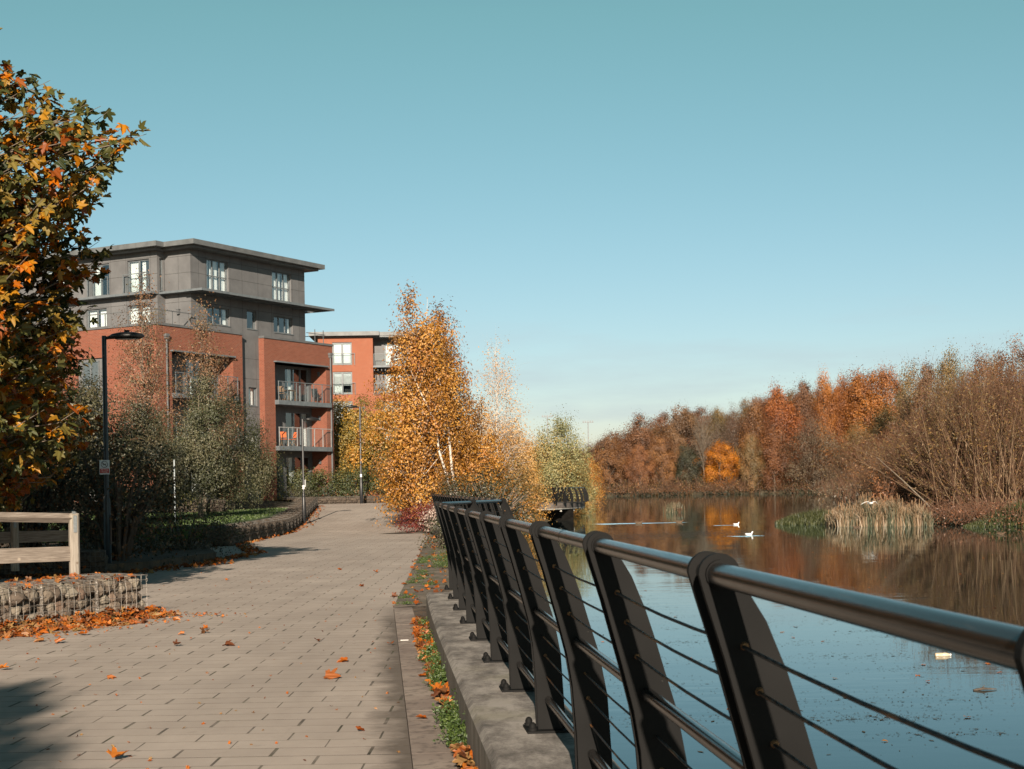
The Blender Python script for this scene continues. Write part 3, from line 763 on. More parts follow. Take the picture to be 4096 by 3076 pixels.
# foreground gabions: three baskets in a row, the end at about (-5, 20.7)
ga = Vector((-6.30, 18.45, 0)); gb = Vector((-4.98, 20.72, 0)); gd = (gb-ga).normalized(); grz = math.atan2(gd.y, gd.x)
GL = .92
for k, lab in enumerate(('gabion basket of grey brown stones at the free end, below the timber post',
                         'middle gabion basket of the foreground row',
                         'gabion basket of stones cut by the left edge of the photo, leaves on its lid',)):
    p = gb-gd*(GL+.015)*(k+1)
    gabion(lab, (p.x, p.y, .0), grz, gabion_parts(GL, .95, .55+.02*(k == 0), .098, .10, .0030, k))
p = gb-gd*(GL+.015)*4
gabion('gabion basket just beyond the left edge of the photo', (p.x, p.y, 0), grz, gabion_parts(GL, .95, .5, .1, .12, .004, 9))
# back gabions across the side path (in the shade)
P2 = gabion_parts(1.8, .9, .5, .105, .10, .0042, 21, 'shaded_brownstone')
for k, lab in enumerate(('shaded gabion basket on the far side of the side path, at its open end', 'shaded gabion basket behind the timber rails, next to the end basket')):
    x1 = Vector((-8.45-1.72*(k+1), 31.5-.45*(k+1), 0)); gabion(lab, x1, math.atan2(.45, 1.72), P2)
# long retaining gabions along the path and round the lawn
P3 = gabion_parts(2.0, 1.0, .62, .135, .16, .005, 33, 'shaded_brownstone')
def gabion_line(pts, z, label, group, L=2.0, parts=P3, flip=False):
    k = 0
    for (a, b) in zip(pts, pts[1:]):
        a = Vector((*a, 0)); b = Vector((*b, 0)); d_ = (b-a).normalized(); n = max(1, round((b-a).length/L))
        for i in range(n):
            p = a+(b-a)*(i/n); g = gabion(label(k), (p.x, p.y, z(p.y)), math.atan2(d_.y, d_.x), parts, group); g.scale.x = (b-a).length/n/L*.998
            k += 1
ORD = ['first', 'second', 'third', 'fourth', 'fifth', 'sixth', 'seventh', 'eighth', 'ninth', 'tenth', 'eleventh', 'twelfth', 'thirteenth', 'fourteenth', 'fifteenth', 'sixteenth', 'seventeenth', 'eighteenth', 'nineteenth', 'twentieth', 'twenty-first', 'twenty-second', 'twenty-third', 'twenty-fourth']
gabion_line([(-11.4, 88.5), (-9.75, 68.6), (-8.97, 60.2), (-8.9, 47.9)][::-1], lambda y: gz(y)-.02, lambda k: f'{ORD[k]} gabion of the wall between lawn and paved path, counted from the dark bush', 'gabions along the lawn edge') if False else None
def gline_rev(pts, z, label, group, parts=P3):
    # outer (path) side must be the front: run so that the lawn lies to the left of travel
    gabion_line(pts, z, label, group, 2.0, parts)
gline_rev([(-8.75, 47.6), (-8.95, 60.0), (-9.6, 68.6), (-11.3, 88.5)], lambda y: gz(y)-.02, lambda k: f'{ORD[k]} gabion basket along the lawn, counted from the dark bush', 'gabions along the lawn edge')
P4 = gabion_parts(2.0, .8, .45, .12, .14, .005, 35, 'shaded_brownstone')
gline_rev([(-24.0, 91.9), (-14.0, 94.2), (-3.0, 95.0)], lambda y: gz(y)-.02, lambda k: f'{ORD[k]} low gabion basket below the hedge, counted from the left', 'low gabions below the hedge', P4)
pz = W(870, 2065, 75)
gline_rev([(pz.x-5.5, 74.6), (pz.x+.3, 75)], lambda y: .72, lambda k: f'{ORD[k]} gabion basket of the short lawn wall beside the thin steel post', 'gabions on the lawn')

# ------------------------------------------------------------------ timber handrails
def handrail(label, posts, H, zt0, zt1, s=1.0, zlow=.36, straps=True):
    """posts: xyz of feet; last one nearest the path"""
    root = thing('timber_handrail', label, 'handrail', posts[0])
    o0 = Vector(posts[0]); P_ = [Vector(p)-o0 for p in posts]; w = .064*s; ch = .026*s
    dv = (P_[-1]-P_[0]); dv.z = 0; dv.normalize(); ang = math.atan2(dv.y, dv.x); lat = Vector((-dv.y, dv.x, 0))
    tops = [p+Vector((0, 0, zt0+(zt1-zt0)*i/(len(P_)-1))) for i, p in enumerate(P_)]
    for i, p in enumerate(P_):
        mb = MB(); h = (tops[i]-p).z
        sec = [(w, -w+ch), (w, w-ch), (w-ch, w), (-w+ch, w), (-w, w-ch), (-w, -w+ch), (-w+ch, -w), (w-ch, -w)]
        a = ang+R(0); c, sn = math.cos(a), math.sin(a)
        v = [(x*c-y*sn, x*sn+y*c, z) for z in (0, 1) for x, y in sec]
        v = [(x, y, (0 if z == 0 else h+.035*s-(abs(x*-sn+y*c))*.55)) for x, y, z in v]
        v.append((0, 0, h+.035*s)); n = 8
        mb.add(v, [[k, (k+1) % n, n+(k+1) % n, n+k] for k in range(n)]); mb.add(v, [[n+k, n+(k+1) % n, 2*n] for k in range(n)]); mb.add(v, [list(range(n))[::-1]])
        mb.build('post', M['timber'], root, loc=p)
        if straps:
            mb = MB(); q = .024*s
            fx = -dv*(w*1.02+.004) if False else Vector((0, 0, 0))
            off = -lat*(w+.004) + dv*(-.0)
            for (za, zb) in ((h-.24*s, h-.015*s),):
                A = off-dv*q; B = off+dv*q
                mb.add([A+Vector((0, 0, za)), B+Vector((0, 0, za)), B+Vector((0, 0, zb)), A+Vector((0, 0, zb)), A+Vector((0, 0, za))-lat*.006, B+Vector((0, 0, za))-lat*.006, B+Vector((0, 0, zb))-lat*.006, A+Vector((0, 0, zb))-lat*.006], [[0,1,2,3],[7,6,5,4],[0,4,5,1],[1,5,6,2],[2,6,7,3],[3,7,4,0]])
            T = Vector((0, 0, h+.034*s)); A = off-dv*q+Vector((0, 0, h-.016*s)); B = off+dv*q+Vector((0, 0, h-.016*s))
            mb.add([A-lat*.006, B-lat*.006, T+dv*q+Vector((0, 0, .012)), T-dv*q+Vector((0, 0, .012))], [[0, 1, 2, 3]])
            mb.build('steel_strap', M['strap'], root, loc=p)
    for a, b in zip(tops, tops[1:]):
        mb = MB(); r = .066*s
        a2 = a-Vector((0, 0, .045*s)); b2 = b-Vector((0, 0, .045*s))-dv*w*.6
        mb.tube([a2, b2], r, 4, flat=1.0); o = mb.build('top_rail', M['timber_rail'], root)
    for a, b in zip(P_, P_[1:]):
        mb = MB(); z0 = zlow; hh = .10*s; th = .022*s
        va = []
        for q in (a, b-dv*w*.9):
            for sg in (-1, 1):
                for zz in (z0-hh, z0+hh): va.append(q+lat*th*sg+Vector((0, 0, zz)))
        mb.add([tuple(x) for x in va], [[0,1,3,2],[4,6,7,5],[0,4,5,1],[2,3,7,6],[1,5,7,3],[0,2,6,4]])
        mb.build('lower_rail', M['timber_rail'], root)
    return root
p1 = W(299, 2310, 20.9); p0 = Vector((-8.55, 19.4, .62))
handrail('weathered timber handrail with chunky post standing on the sunlit foreground gabions', [(p0.x, p0.y, p1.z), tuple(p1)], .9, .98, .86, 1.0, .33)
q1 = W(295, 2250, 28.5); q0 = W(60, 2250, 28.0); qm = W(-180, 2250, 27.5)
handrail('dark timber handrail in the shade behind the sunlit one', [(qm.x, qm.y, .3), (q0.x, q0.y, .3), (q1.x, q1.y, .3)], 1.0, 1.04, 1.05, 1.05, .62)

# ------------------------------------------------------------------ lamps
def lamp(label, x, y, z, H, rz, thick=1.0, sign=None, ring=False):
    t = thing('street_lamp', label, 'street lamp', (x, y, z), rz)
    mb = MB(); r1, r0 = .048*thick, .075*thick; hb = 1.35 if H > 4 else 1
    mb.lathe([(r0*1.25, 0), (r0*1.25, .02), (r0, .03), (r0, hb), (r0*.9, hb+.05), (r1, hb+.14), (r1, H-.12), (r1*.9, H-.1), (.001, H-.1)], 16)
    mb.build('pole', M['lampblack'], t, True)
    mb = MB(); mb.box(r0-.006, r0+.004, -.045, .045, .45, 1.05); mb.build('access_door', M['lampblack'], t)
    mb = MB(); mb.tube([(0, 0, H-.16), (.10, 0, H-.14), (.28, 0, H-.13)], [.032, .036, .042], 10)
    mb.build('arm', M['lampblack'], t, True)
    mb = MB()  # flat oval lantern with a little dome
    n = 20; prof = [(.02, .135), (.05, .135), (.055, .095), (.16, .085), (.30, .055), (.36, .015), (.345, -.02), (.30, -.045), (.02, -.055)]
    ang = np.arange(n)*2*math.pi/n
    v = np.array([(.50+rr*1.08*math.cos(a), rr*.62*math.sin(a), H-.12+zz) for rr, zz in prof for a in ang]); m_ = len(prof)
    i = np.arange(m_-1)[:, None]*n; j = np.arange(n)[None, :]; k = (j+1) % n
    mb.add(v, np.stack([i+j, i+k, i+n+k, i+n+j], -1).reshape(-1, 4)); mb.add(v[:n], [list(range(n))[::-1]]); mb.add(v[-n:], [list(range(n))])
    hd = mb.build('lantern', M['lampblack'], t, True)
    mb = MB(); v = [(.50+.26*math.cos(a), .15*math.sin(a), H-.182) for a in ang]; mb.add(v, [list(range(n))]); mb.build('lens', M['blind'], hd)
    if ring:
        mb = MB(); mb.lathe([(r1+.003, 1.62), (r1+.004, 1.62), (r1+.004, 1.80), (r1+.003, 1.80)], 16); mb.build('sticker_band', M['white'], t)
    return t
L1 = W(416, 1336, 33.0)
lamp('black street lamp at the left carrying the no dog fouling sign, its lantern pointing right', L1.x, 33.0, .15, L1.z+.06-.15, R(-2), 1.05)
L2 = G(1217, 2113, 0)
l2 = lamp('black street lamp standing against the gabion wall where the paved path narrows', L2.x, L2.y, gz(L2.y)+.01, 4.95, R(38), 1.0, ring=True)
mb = MB(); mb.box(.05, .062, -.10, .10, 1.72, 2.05); mb.build('side_plate', M['blind'], l2)
L3 = W(1446, 2020, 92.5)
lamp('black street lamp far off in front of the hedge left of the orange birches', L3.x, 92.5, gz(92.5)+.0, 6.0, R(200), 1.25, ring=True)

# sign on the left lamp: no dog fouling
def textmesh(s, size):
    cu = bpy.data.curves.new('t', 'FONT'); cu.body = s; cu.size = size; cu.align_x = 'CENTER'; cu.align_y = 'CENTER'; cu.extrude = .0015
    o = bpy.data.objects.new('t', cu); COL.objects.link(o); bpy.context.view_layer.update()
    dg = bpy.context.evaluated_depsgraph_get(); me = bpy.data.meshes.new_from_object(o.evaluated_get(dg))
    bpy.data.objects.remove(o); return me
M['sign_white'] = mottled('sign_white', (.50, .55, .57), (.58, .62, .63), 6, .4)
M['sign_red'] = mottled('sign_red', (.36, .03, .03), (.42, .04, .04), 6, .4)
M['sign_black'] = mottled('sign_black', (.015, .015, .018), (.03, .03, .03), 6, .4)
sc = W(418, 1869, 32.9)
sg = thing('sign', 'small white sign reading No Dog Fouling with crossed out dog on the left lamp', 'sign', (sc.x+.005, 32.88, sc.z), R(3))
SW, SH = .215, .31
mb = MB(); mb.box(-SW/2, SW/2, -.004, .004, -SH/2, SH/2); mb.box(-.03, .03, .004, .03, -.02, .02); mb.build('panel', M['sign_white'], sg, bevel=.003)
mb = MB(); mb.box(-SW/2+.012, SW/2-.012, -.0062, -.0045, -SH/2+.028, -SH/2+.125); mb.build('red_band', M['sign_red'], sg)
mb = MB(); a = np.linspace(0, 2*math.pi, 33)
mb.tube([(.068*math.cos(q), -.006, .062+.068*math.sin(q)) for q in a], .0055, 6, cap=False); mb.tube([(-.048, -.0065, .108), (.048, -.0065, .016)], .0045, 6)
mb.build('prohibition_ring', M['sign_black'], sg)
mb = MB()
dog = [(-.040, .075), (-.043, .066), (-.034, .063), (-.026, .064), (-.018, .062), (-.018, .038), (-.011, .038), (-.009, .056), (.014, .056), (.020, .040), (.026, .040), (.025, .060), (.032, .074), (.037, .086), (.033, .088), (.026, .076), (.020, .072), (-.014, .073), (-.020, .083), (-.026, .088), (-.030, .083)]
mb.add([(x*1.13, -.0055, z) for x, z in dog], [list(range(len(dog)))]); mb.build('dog_symbol', M['sign_black'], sg)
for s, z, k in (('No Dog', -.055, .043), ('Fouling', -.099, .043)):
    me = textmesh(s, k); me.materials.append(M['white']); o = link('lettering', me, sg, (0, -.0066, z)); o.rotation_euler = (R(90), 0, 0)

# thin galvanised post on the lawn
gp = W(701, 2094, 55)
mb = MB(); mb.tube([(0, 0, 0), (0, 0, 2.3)], .028, 10); mb.tube([(0, 0, 2.3), (0, 0, 2.32)], [.034, .02], 10)
tag(mb.build('steel_post', M['galv'], loc=(gp.x, 55, .6)), 'thin grey galvanised post standing alone on the lawn', 'post')
# ------------------------------------------------------------------ apartment building in the middle
ZB = 1.2
def FR(y0): return lambda u, d, z: (-u, y0+d, z-ZB)          # right hand face: u runs towards the viewer, d goes into the wall
def FL(x0): return lambda u, d, z: (x0+d, u, z-ZB)           # left hand face: u runs away from the viewer
def FF(y0): return lambda u, d, z: (u, y0+d, z-ZB)
def mbox(mb, F, u0, u1, d0, d1, z0, z1, mat=0):
    v = [F(u, d, z) for z in (z0, z1) for u, d in ((u0, d0), (u1, d0), (u1, d1), (u0, d1))]
    mb.add(v, BOXF, mat)
def wall(mb, F, u0, u1, z0, z1, holes, depth=.14, mat=0, rmat=None):
    us = sorted({u0, u1, *[h[0] for h in holes], *[h[1] for h in holes]}); zs = sorted({z0, z1, *[h[2] for h in holes], *[h[3] for h in holes]})
    for a, b in zip(us, us[1:]):
        for c, d in zip(zs, zs[1:]):
            if any(h[0] <= a and b <= h[1] and h[2] <= c and d <= h[3] for h in holes): continue
            mb.quad(F(a, 0, c), F(b, 0, c), F(b, 0, d), F(a, 0, d), mat)
    for h in holes:
        a, b, c, d = h[:4]; dp = h[4] if len(h) > 4 else depth; q = mat if rmat is None else rmat
        mb.quad(F(a, 0, c), F(a, dp, c), F(a, dp, d), F(a, 0, d), q); mb.quad(F(b, 0, c), F(b, dp, c), F(b, dp, d), F(b, 0, d), q)
        mb.quad(F(a, 0, d), F(a, dp, d), F(b, dp, d), F(b, 0, d), q); mb.quad(F(a, 0, c), F(a, dp, c), F(b, dp, c), F(b, 0, c), q)
def curtain_strip(mb, F, u0, u1, d, z0, z1, mat=0, amp=.03, wl=.13):
    n = max(6, int((u1-u0)/wl*5)); V = []
    for i in range(n+1):
        u = u0+(u1-u0)*i/n; dd = d+amp*math.sin(i/5*6.28+rng.uniform(-.3, .3))
        V += [F(u, dd, z0), F(u+rng.uniform(-.01, .01), dd*.5+d*.5, z1)]
    mb.add(V, [[2*i, 2*i+2, 2*i+3, 2*i+1] for i in range(n)], mat)
def window(par, F, u0, u1, z0, z1, cols=2, rows=1, d=.12, cur=((0, .3), (.7, 1)), fw=.06, blind=None, name='window', zmid=None, dark=False):
    mb = MB()
    mbox(mb, F, u0, u1, d, d+.07, z0, z0+fw); mbox(mb, F, u0, u1, d, d+.07, z1-fw, z1)
    mbox(mb, F, u0, u0+fw, d-.003, d+.073, z0, z1); mbox(mb, F, u1-fw, u1, d-.003, d+.073, z0, z1)
    for i in range(1, cols):
        u = u0+(u1-u0)*i/cols; mbox(mb, F, u-fw*.6, u+fw*.6, d-.002, d+.072, z0+fw, z1-fw)
    zm = None
    if rows > 1:
        zm = z0+(z1-z0)*.5 if zmid is None else zmid
        mbox(mb, F, u0+fw, u1-fw, d+.001, d+.069, zm-fw*.5, zm+fw*.5)
    mbox(mb, F, u0-.03, u1+.03, -.04, d, z0-.05, z0)          # sill
    f = mb.build(name, M['frame'], par)
    mb = MB(); mb.quad(F(u0+fw, d+.035, z0+fw), F(u1-fw, d+.035, z0+fw), F(u1-fw, d+.035, z1-fw), F(u0+fw, d+.035, z1-fw)); mb.build('pane', M['glass'], f)
    mb = MB()
    for a, b in cur: curtain_strip(mb, F, u0+(u1-u0)*a, u0+(u1-u0)*b, d+.16, z0+.03, z1-.03, 0)
    if blind: mb.quad(F(u0, d+.12, z1-(z1-z0)*blind), F(u1, d+.12, z1-(z1-z0)*blind), F(u1, d+.12, z1), F(u0, d+.12, z1), 1)
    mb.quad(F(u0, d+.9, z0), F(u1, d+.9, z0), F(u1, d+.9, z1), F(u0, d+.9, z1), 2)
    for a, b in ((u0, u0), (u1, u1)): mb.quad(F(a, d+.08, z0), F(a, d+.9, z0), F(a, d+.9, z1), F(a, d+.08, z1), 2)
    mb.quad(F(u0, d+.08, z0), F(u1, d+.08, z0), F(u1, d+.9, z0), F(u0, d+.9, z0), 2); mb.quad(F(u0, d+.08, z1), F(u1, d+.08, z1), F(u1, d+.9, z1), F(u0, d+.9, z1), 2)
    mb.build('curtain', [M['curtain'], M['blind'], M['room']], f)
    return f
def joints(mb, F, us, zs, u0, u1, z0, z1, holes, w=.018):
    """open joints between cladding panels, laid 3 mm proud as dark strips"""
    def segs(lo, hi, blocks):
        out = []; p = lo
        for a, b in sorted(blocks):
            if a > p: out.append((p, a))
            p = max(p, b)
        if p < hi: out.append((p, hi))
        return out
    for z in zs:
        for a, b in segs(u0, u1, [(h[0], h[1]) for h in holes if h[2]-.02 < z < h[3]+.02]): mbox(mb, F, a, b, -.004, .02, z-w/2, z+w/2)
    for u in us:
        for a, b in segs(z0, z1, [(h[2], h[3]) for h in holes if h[0]-.02 < u < h[1]+.02]): mbox(mb, F, u-w/2*.8, u+w/2*.8, -.003, .02, a, b)
CB = Vector((-11.4, 98.0, ZB)); BRZ = math.atan2(.876, .482)
B1 = thing('apartment_building', 'apartment block of red brick with grey clad top storeys, balconies and overhanging flat roof', 'building', CB, BRZ)

def balustrade(F, u0, u1, d, z0, h, n, mats, par, bright=False):
    mb = MB()
    for i in range(n):
        u = u0+.03+(u1-u0-.06)*i/(n-1); mbox(mb, F, u-.022, u+.022, d-.02, d+.02, z0-.1, z0+h)
    mbox(mb, F, u0, u1, d-.025, d+.025, z0+h, z0+h+.045)
    b = mb.build('balustrade', mats, par)
    mb = MB(); mb.quad(F(u0+.05, d, z0+.08), F(u1-.05, d, z0+.08), F(u1-.05, d, z0+h-.06), F(u0+.05, d, z0+h-.06)); mb.build('glass_panel', M['glass_rail'], b)
    return b
def brick_block(u0, u1, op, tag_seed, y1=13.0, leftholes=()):
    F = FR(0); mb = MB()
    hole = (op[0], op[1], ZB, 9.62, 1.2)
    wall(mb, F, u0, u1, ZB, 11.0, [hole])
    mb.quad((-u0, 0, 0), (-u0, y1, 0), (-u0, y1, 11-ZB), (-u0, 0, 11-ZB))
    return mb
# right hand block
mb = brick_block(0, 7.03, (.70, 6.0), 1); mb.quad((-7.03, 0, 0), (-7.03, 2, 0), (-7.03, 2, 11-ZB), (-7.03, 0, 11-ZB)); mb.build('brick_wall', M['brick'], B1)
mb = MB(); mbox(mb, FR(0), -.07, 7.08, -.06, .35, 11.0, 11.13); mbox(mb, FR(0), -.07, .35, .35, 13.0, 11.0, 11.12); mbox(mb, FR(0), .1, 7.0, .35, 13, 10.6, 10.7); mb.build('coping', M['clad_dark'], B1)
# left hand block
F = FL(-16.5); LH = [(3.8, 5.9, ZB, 9.4, .12), (8.2, 9.6, 7.6, 9.4), (8.2, 9.6, 4.8, 6.6), (11.0, 13.0, ZB, 9.4, .12)]
mb = brick_block(9.08, 16.5, (9.95, 15.25), 2); mb.quad((-9.08, 0, 0), (-9.08, 2, 0), (-9.08, 2, 11-ZB), (-9.08, 0, 11-ZB)); wall(mb, F, 0, 16, ZB, 11.0, LH); mb.build('brick_wall', M['brick'], B1)
mb = MB(); mbox(mb, FR(0), 9.04, 16.57, -.06, .35, 11.0, 11.13); mbox(mb, FL(-16.5), .35, 16, -.07, .35, 11.0, 11.13); mbox(mb, FR(0), 9.1, 16.1, .35, 16, 10.6, 10.7); mb.build('coping', M['clad_dark'], B1)
for u0, u1 in ((3.8, 5.9), (11.0, 13.0)):
    mb = MB(); mbox(mb, F, u0, u1, .12, .3, ZB, 9.4); mb.build('infill_panel', M['clad'], B1)
    for z in (1.9, 4.7, 7.5): window(B1, FL(-16.5+.0), u0+.5, u1-.35, z, z+1.75, 2, 1, .06, ((0, .6),), .07)
for h in LH[1:3]: window(B1, F, h[0], h[1], h[2], h[3], 2, 1, .12, ((0, .4), (.6, 1)))
# recess behind the balconies, both blocks
def recess(u0, u1, seed):
    F = FR(1.2); mb = MB(); hs = []
    for zf in (1.7, 4.5, 7.3):
        w = u1-u0
        hs += [(u1-.95, u1-.08, zf+.05, zf+2.25), (u0+.25, u0+2.75, zf+.02, zf+2.25)]
    wall(mb, F, u0, u1, ZB, 9.7, hs, .1); mb.build('recess_wall', M['clad_dark'], B1)
    mb = MB(); mbox(mb, FR(0), u0+.003, u1-.003, -.02, 1.25, 9.62, 9.7); mb.build('soffit', M['clad_dark'], B1)
    mb = MB(); mbox(mb, FR(0), u0-.02, u1+.12, -.22, .0, 9.60, 9.68); mb.build('lintel', M['gmetal'], B1)
    for k, zf in enumerate((1.7, 4.5, 7.3)):
        window(B1, F, u1-.95, u1-.08, zf+.05, zf+2.25, 1, 1, .05, ((.05, .4),) if k else (), .08)
        window(B1, F, u0+.25, u0+2.75, zf+.02, zf+2.25, 3, 1, .05, ((.02, .25),) if k == 1 else ((.6, .8),), .09)
    for k, zf in enumerate((4.5, 7.3)):
        mb = MB(); mbox(mb, FR(0), u0-.12, u1+.05, -.30, 1.2, zf-.27, zf)
        s = mb.build('balcony_slab', M['gmetal'], B1)
        balustrade(FR(0), u0-.1, u1+.03, -.26, zf+.02, 1.1, 7, M['railgrey'] if (k == 0 and seed == 1) else M['gmetal'], B1)
    for zf in (1.7, 4.5, 7.3):
        mb = MB(); Fw = lambda u, d, z: (-(u0)-d, .55+u, z-ZB)
        mbox(mb, Fw, -.07, .07, .0, .10, zf+1.75, zf+2.0); mbox(mb, Fw, -.09, .09, -.0, .12, zf+2.0, zf+2.03); mb.build('wall_lamp', M['clad_dark'], B1)
recess(.70, 6.0, 1); recess(9.95, 15.25, 2)
# downpipes
for u in (.33, 15.75):
    mb = MB(); mb.tube([(-u, -.09, 0), (-u, -.09, 9.2)], .055, 10); mb.box(-u-.15, -u+.15, -.2, -.003, 9.2, 9.34); mb.box(-u-.10, -u+.10, -.17, -.003, 9.05, 9.2); mb.build('downpipe', M['clad_dark'], B1)
# grey strip between the blocks and the grey top storeys
F = FR(.4); RH = [(7.25, 8.05, 6.9, 8.0), (7.25, 8.05, 4.1, 5.2), (9.75, 11.7, 13.35, 15.25), (3.7, 5.6, 13.35, 15.25), (9.7, 11.7, 11.5, 12.5), (7.2, 8.1, 11.5, 12.6), (3.6, 5.5, 11.5, 12.5)]
mb = MB(); wall(mb, F, 7.03, 9.08, ZB, 10.7, RH[:2]); wall(mb, F, 2.3, 13.1, 10.7, 15.66, RH[2:])
mb.quad((-2.3, .4, 10.7-ZB), (-2.3, 12, 10.7-ZB), (-2.3, 12, 15.66-ZB), (-2.3, .4, 15.66-ZB))
G1 = FL(-13.1); G2 = FL(-13.75); GH = [(2.9, 4.55, 13.32, 15.2), (5.95, 7.35, 13.32, 15.2), (9.5, 11, 13.32, 15.2), (2.9, 4.6, 10.95, 12.6), (6.2, 7.8, 10.95, 12.6)]
wall(mb, G1, .4, 2.3, 10.7, 15.66, []); wall(mb, G2, 2.3, 15, 10.7, 15.66, GH); SF = FR(2.3); wall(mb, SF, 13.1, 13.75, 10.7, 15.66, [(13.2, 13.55, 13.35, 15.2)])
mb.build('grey_cladding', M['clad'], B1)
mb = MB()
joints(mb, F, (8.7, 7.3, 12.45), (3.2, 5.7, 6.4, 8.5, 9.7), 7.03, 9.08, ZB, 10.7, RH[:2])
joints(mb, F, (12.4, 9.6, 11.8, 5.72, 3.6, 2.9, 8.5, 7.0), (14.3, 15.25, 12.65), 2.3, 13.1, 10.75, 15.6, RH[2:])
joints(mb, G1, (1.3,), (14.3, 15.25, 12.65), .4, 2.3, 10.75, 15.6, []); joints(mb, G2, (2.8, 4.65, 5.85, 7.45), (14.3, 15.25, 12.65), 2.3, 15, 10.75, 15.6, GH)
mb.build('panel_joints', M['clad_joint'], B1)
for i, h in enumerate(RH):
    kw = dict(cols=3 if h[1]-h[0] > 1.5 else 1, rows=2 if h[2] > 13 else 1, zmid=14.3)
    cur = [((.1, .9),), ((.1, .5),), ((0, .25), (.35, .7), (.75, 1)), ((0, .3), (.4, .9)), ((.0, .15),), (), ((0, .12),)][i]
    window(B1, F, *h, d=.12, cur=cur, **kw)
for i, h in enumerate(GH): window(B1, G2, *h, cols=2, rows=1, d=.1, cur=((.02, .45), (.55, .98)) if i != 1 else ((.5, .95),), fw=.08)
window(B1, SF, 13.2, 13.55, 13.35, 15.2, 1, 2, .1, ((0, 1),), .05, zmid=14.3)
for u0, u1 in ((2.75, 4.7), (5.85, 7.5), (9.4, 11.1)):
    b = balustrade(G2, u0, u1, -.22, 13.3, 1.05, 2, M['gmetal'], B1); mb = MB(); mbox(mb, G2, u0, u1, -.24, 0, 13.24, 13.32); mb.build('juliet_ledge', M['gmetal'], b)
# roof and the louvred canopy
mb = MB(); mbox(mb, FR(0), 1.5, 14.0, -.62, 1.55, 15.72, 16.0); mbox(mb, FR(0), 1.5, 14.65, 1.55, 16, 15.715, 15.995)
mbox(mb, FR(0), 1.75, 13.7, -.30, 1.9, 15.60, 15.722); mbox(mb, FR(0), 1.75, 14.3, 1.9, 15.6, 15.605, 15.718); mb.build('flat_roof', M['roofmetal'], B1)
mb = MB(); mbox(mb, FR(0), 1.0, 13.75, -.95, -.88, 13.10, 13.24); mbox(mb, FR(0), 13.68, 13.75, -.88, .39, 13.11, 13.23)
for i in range(12): mbox(mb, FR(0), 1.05, 13.68, -.85+i*.103, -.85+i*.103+.045, 13.12, 13.22)
for i in range(12): mbox(mb, FR(0), 1.3+i*1.1, 1.36+i*1.1, -.88, .39, 13.07, 13.115)
mbox(mb, FR(0), 1.0, 1.08, -.88, 2.5, 13.11, 13.235); mbox(mb, FR(0), 1.08, 2.3, .45, .53, 13.12, 13.22); mbox(mb, FR(0), 1.08, 2.3, .9, .98, 13.12, 13.22)
mb.build('louvre_canopy', M['gmetal'], B1)
mb = MB(); mbox(mb, G1, .39, 2.3, -.55, 0, 13.12, 13.24); mbox(mb, G2, 2.25, 15, -.60, 0, 13.118, 13.243); mb.build('ledge', M['gmetal'], B1)
mb = MB(); 
for y in np.arange(.5, 14, 1.7): mbox(mb, FL(-16.3), y-.02, y+.02, 0, .04, 11.1, 11.85)
for u in np.arange(13.6, 16.4, 1.35): mbox(mb, FR(.15), u-.02, u+.02, 0, .04, 11.1, 11.85)
mbox(mb, FL(-16.3), .15, 14, -.01, .05, 11.85, 11.9); mbox(mb, FR(.15), 13.2, 16.3, -.01, .05, 11.85, 11.9)
mb.build('terrace_rail', M['clad_dark'], B1); mb = MB()
for u in (.5, 1.4): mbox(mb, FR(.3), u-.02, u+.02, 0, .04, 11.0, 12.0)
mbox(mb, FR(.3), .3, 2.3, 0, .04, 11.7, 11.74); mbox(mb, FR(.3), .3, .34, 0, 3, 11.7, 11.74); mb.build('terrace_rail', M['clad_dark'], B1)
for u, y in ((0.9, .0),):
    mb = MB(); Fw = G1; mbox(mb, Fw, 1.2, 1.36, -.16, -.02, 11.95, 12.2); mbox(mb, Fw, 1.17, 1.39, -.18, -.0, 12.2, 12.25); mb.build('wall_lamp', M['clad_dark'], B1)
# things standing on the balconies
def local(x, y, z): return B1.matrix_basis @ Vector((x, y, z-ZB))
def chair(name, label, x, y, z, rz, mat, deck=True):
    p = CB+Matrix.Rotation(BRZ, 3, 'Z') @ Vector((x, y, z-ZB))
    t = thing(name, label, 'chair', p, rz)
    for s in (-1, 1):
        mb = MB(); mb.tube([(-.22, s*.21, 0), (.18, s*.21, .46)], .016, 6); mb.build('leg', M['wood_furn'], t)
        mb = MB(); mb.tube([(.22, s*.19, 0), (-.16, s*.19, .46), (-.30, s*.19, .92)], .016, 6); mb.build('leg', M['wood_furn'], t)
    mb = MB(); mb.box(-.2, .2, -.19, .19, .44, .465); mb.build('seat', mat, t)
    mb = MB(); mb.add([(-.17, -.2, .55), (-.17, .2, .55), (-.29, .2, .9), (-.29, -.2, .9), (-.19, -.2, .55), (-.19, .2, .55), (-.31, .2, .9), (-.31, -.2, .9)], BOXF); mb.build('backrest', mat, t)
    return t
chair('folding_chair', 'orange folding chair on the middle balcony, the left one of the pair', -4.75, .3, 4.5, BRZ+R(20), M['orange_cloth'])
chair('folding_chair', 'orange folding chair on the middle balcony, the right one nearer the door', -3.95, .35, 4.5, BRZ+R(160), M['orange_cloth'])
chair('folding_chair', 'brown wooden folding chair on the top balcony', -4.85, .35, 7.3, BRZ+R(15), M['wood_furn'])
p = CB+Matrix.Rotation(BRZ, 3, 'Z') @ Vector((-4.1, .4, 7.3-ZB)); t = thing('garden_table', 'small square wooden table on the top balcony', 'table', p, BRZ)
mb = MB()
for i in range(5): mb.box(-.33+i*.135, -.33+i*.135+.115, -.33, .33, .68, .71)
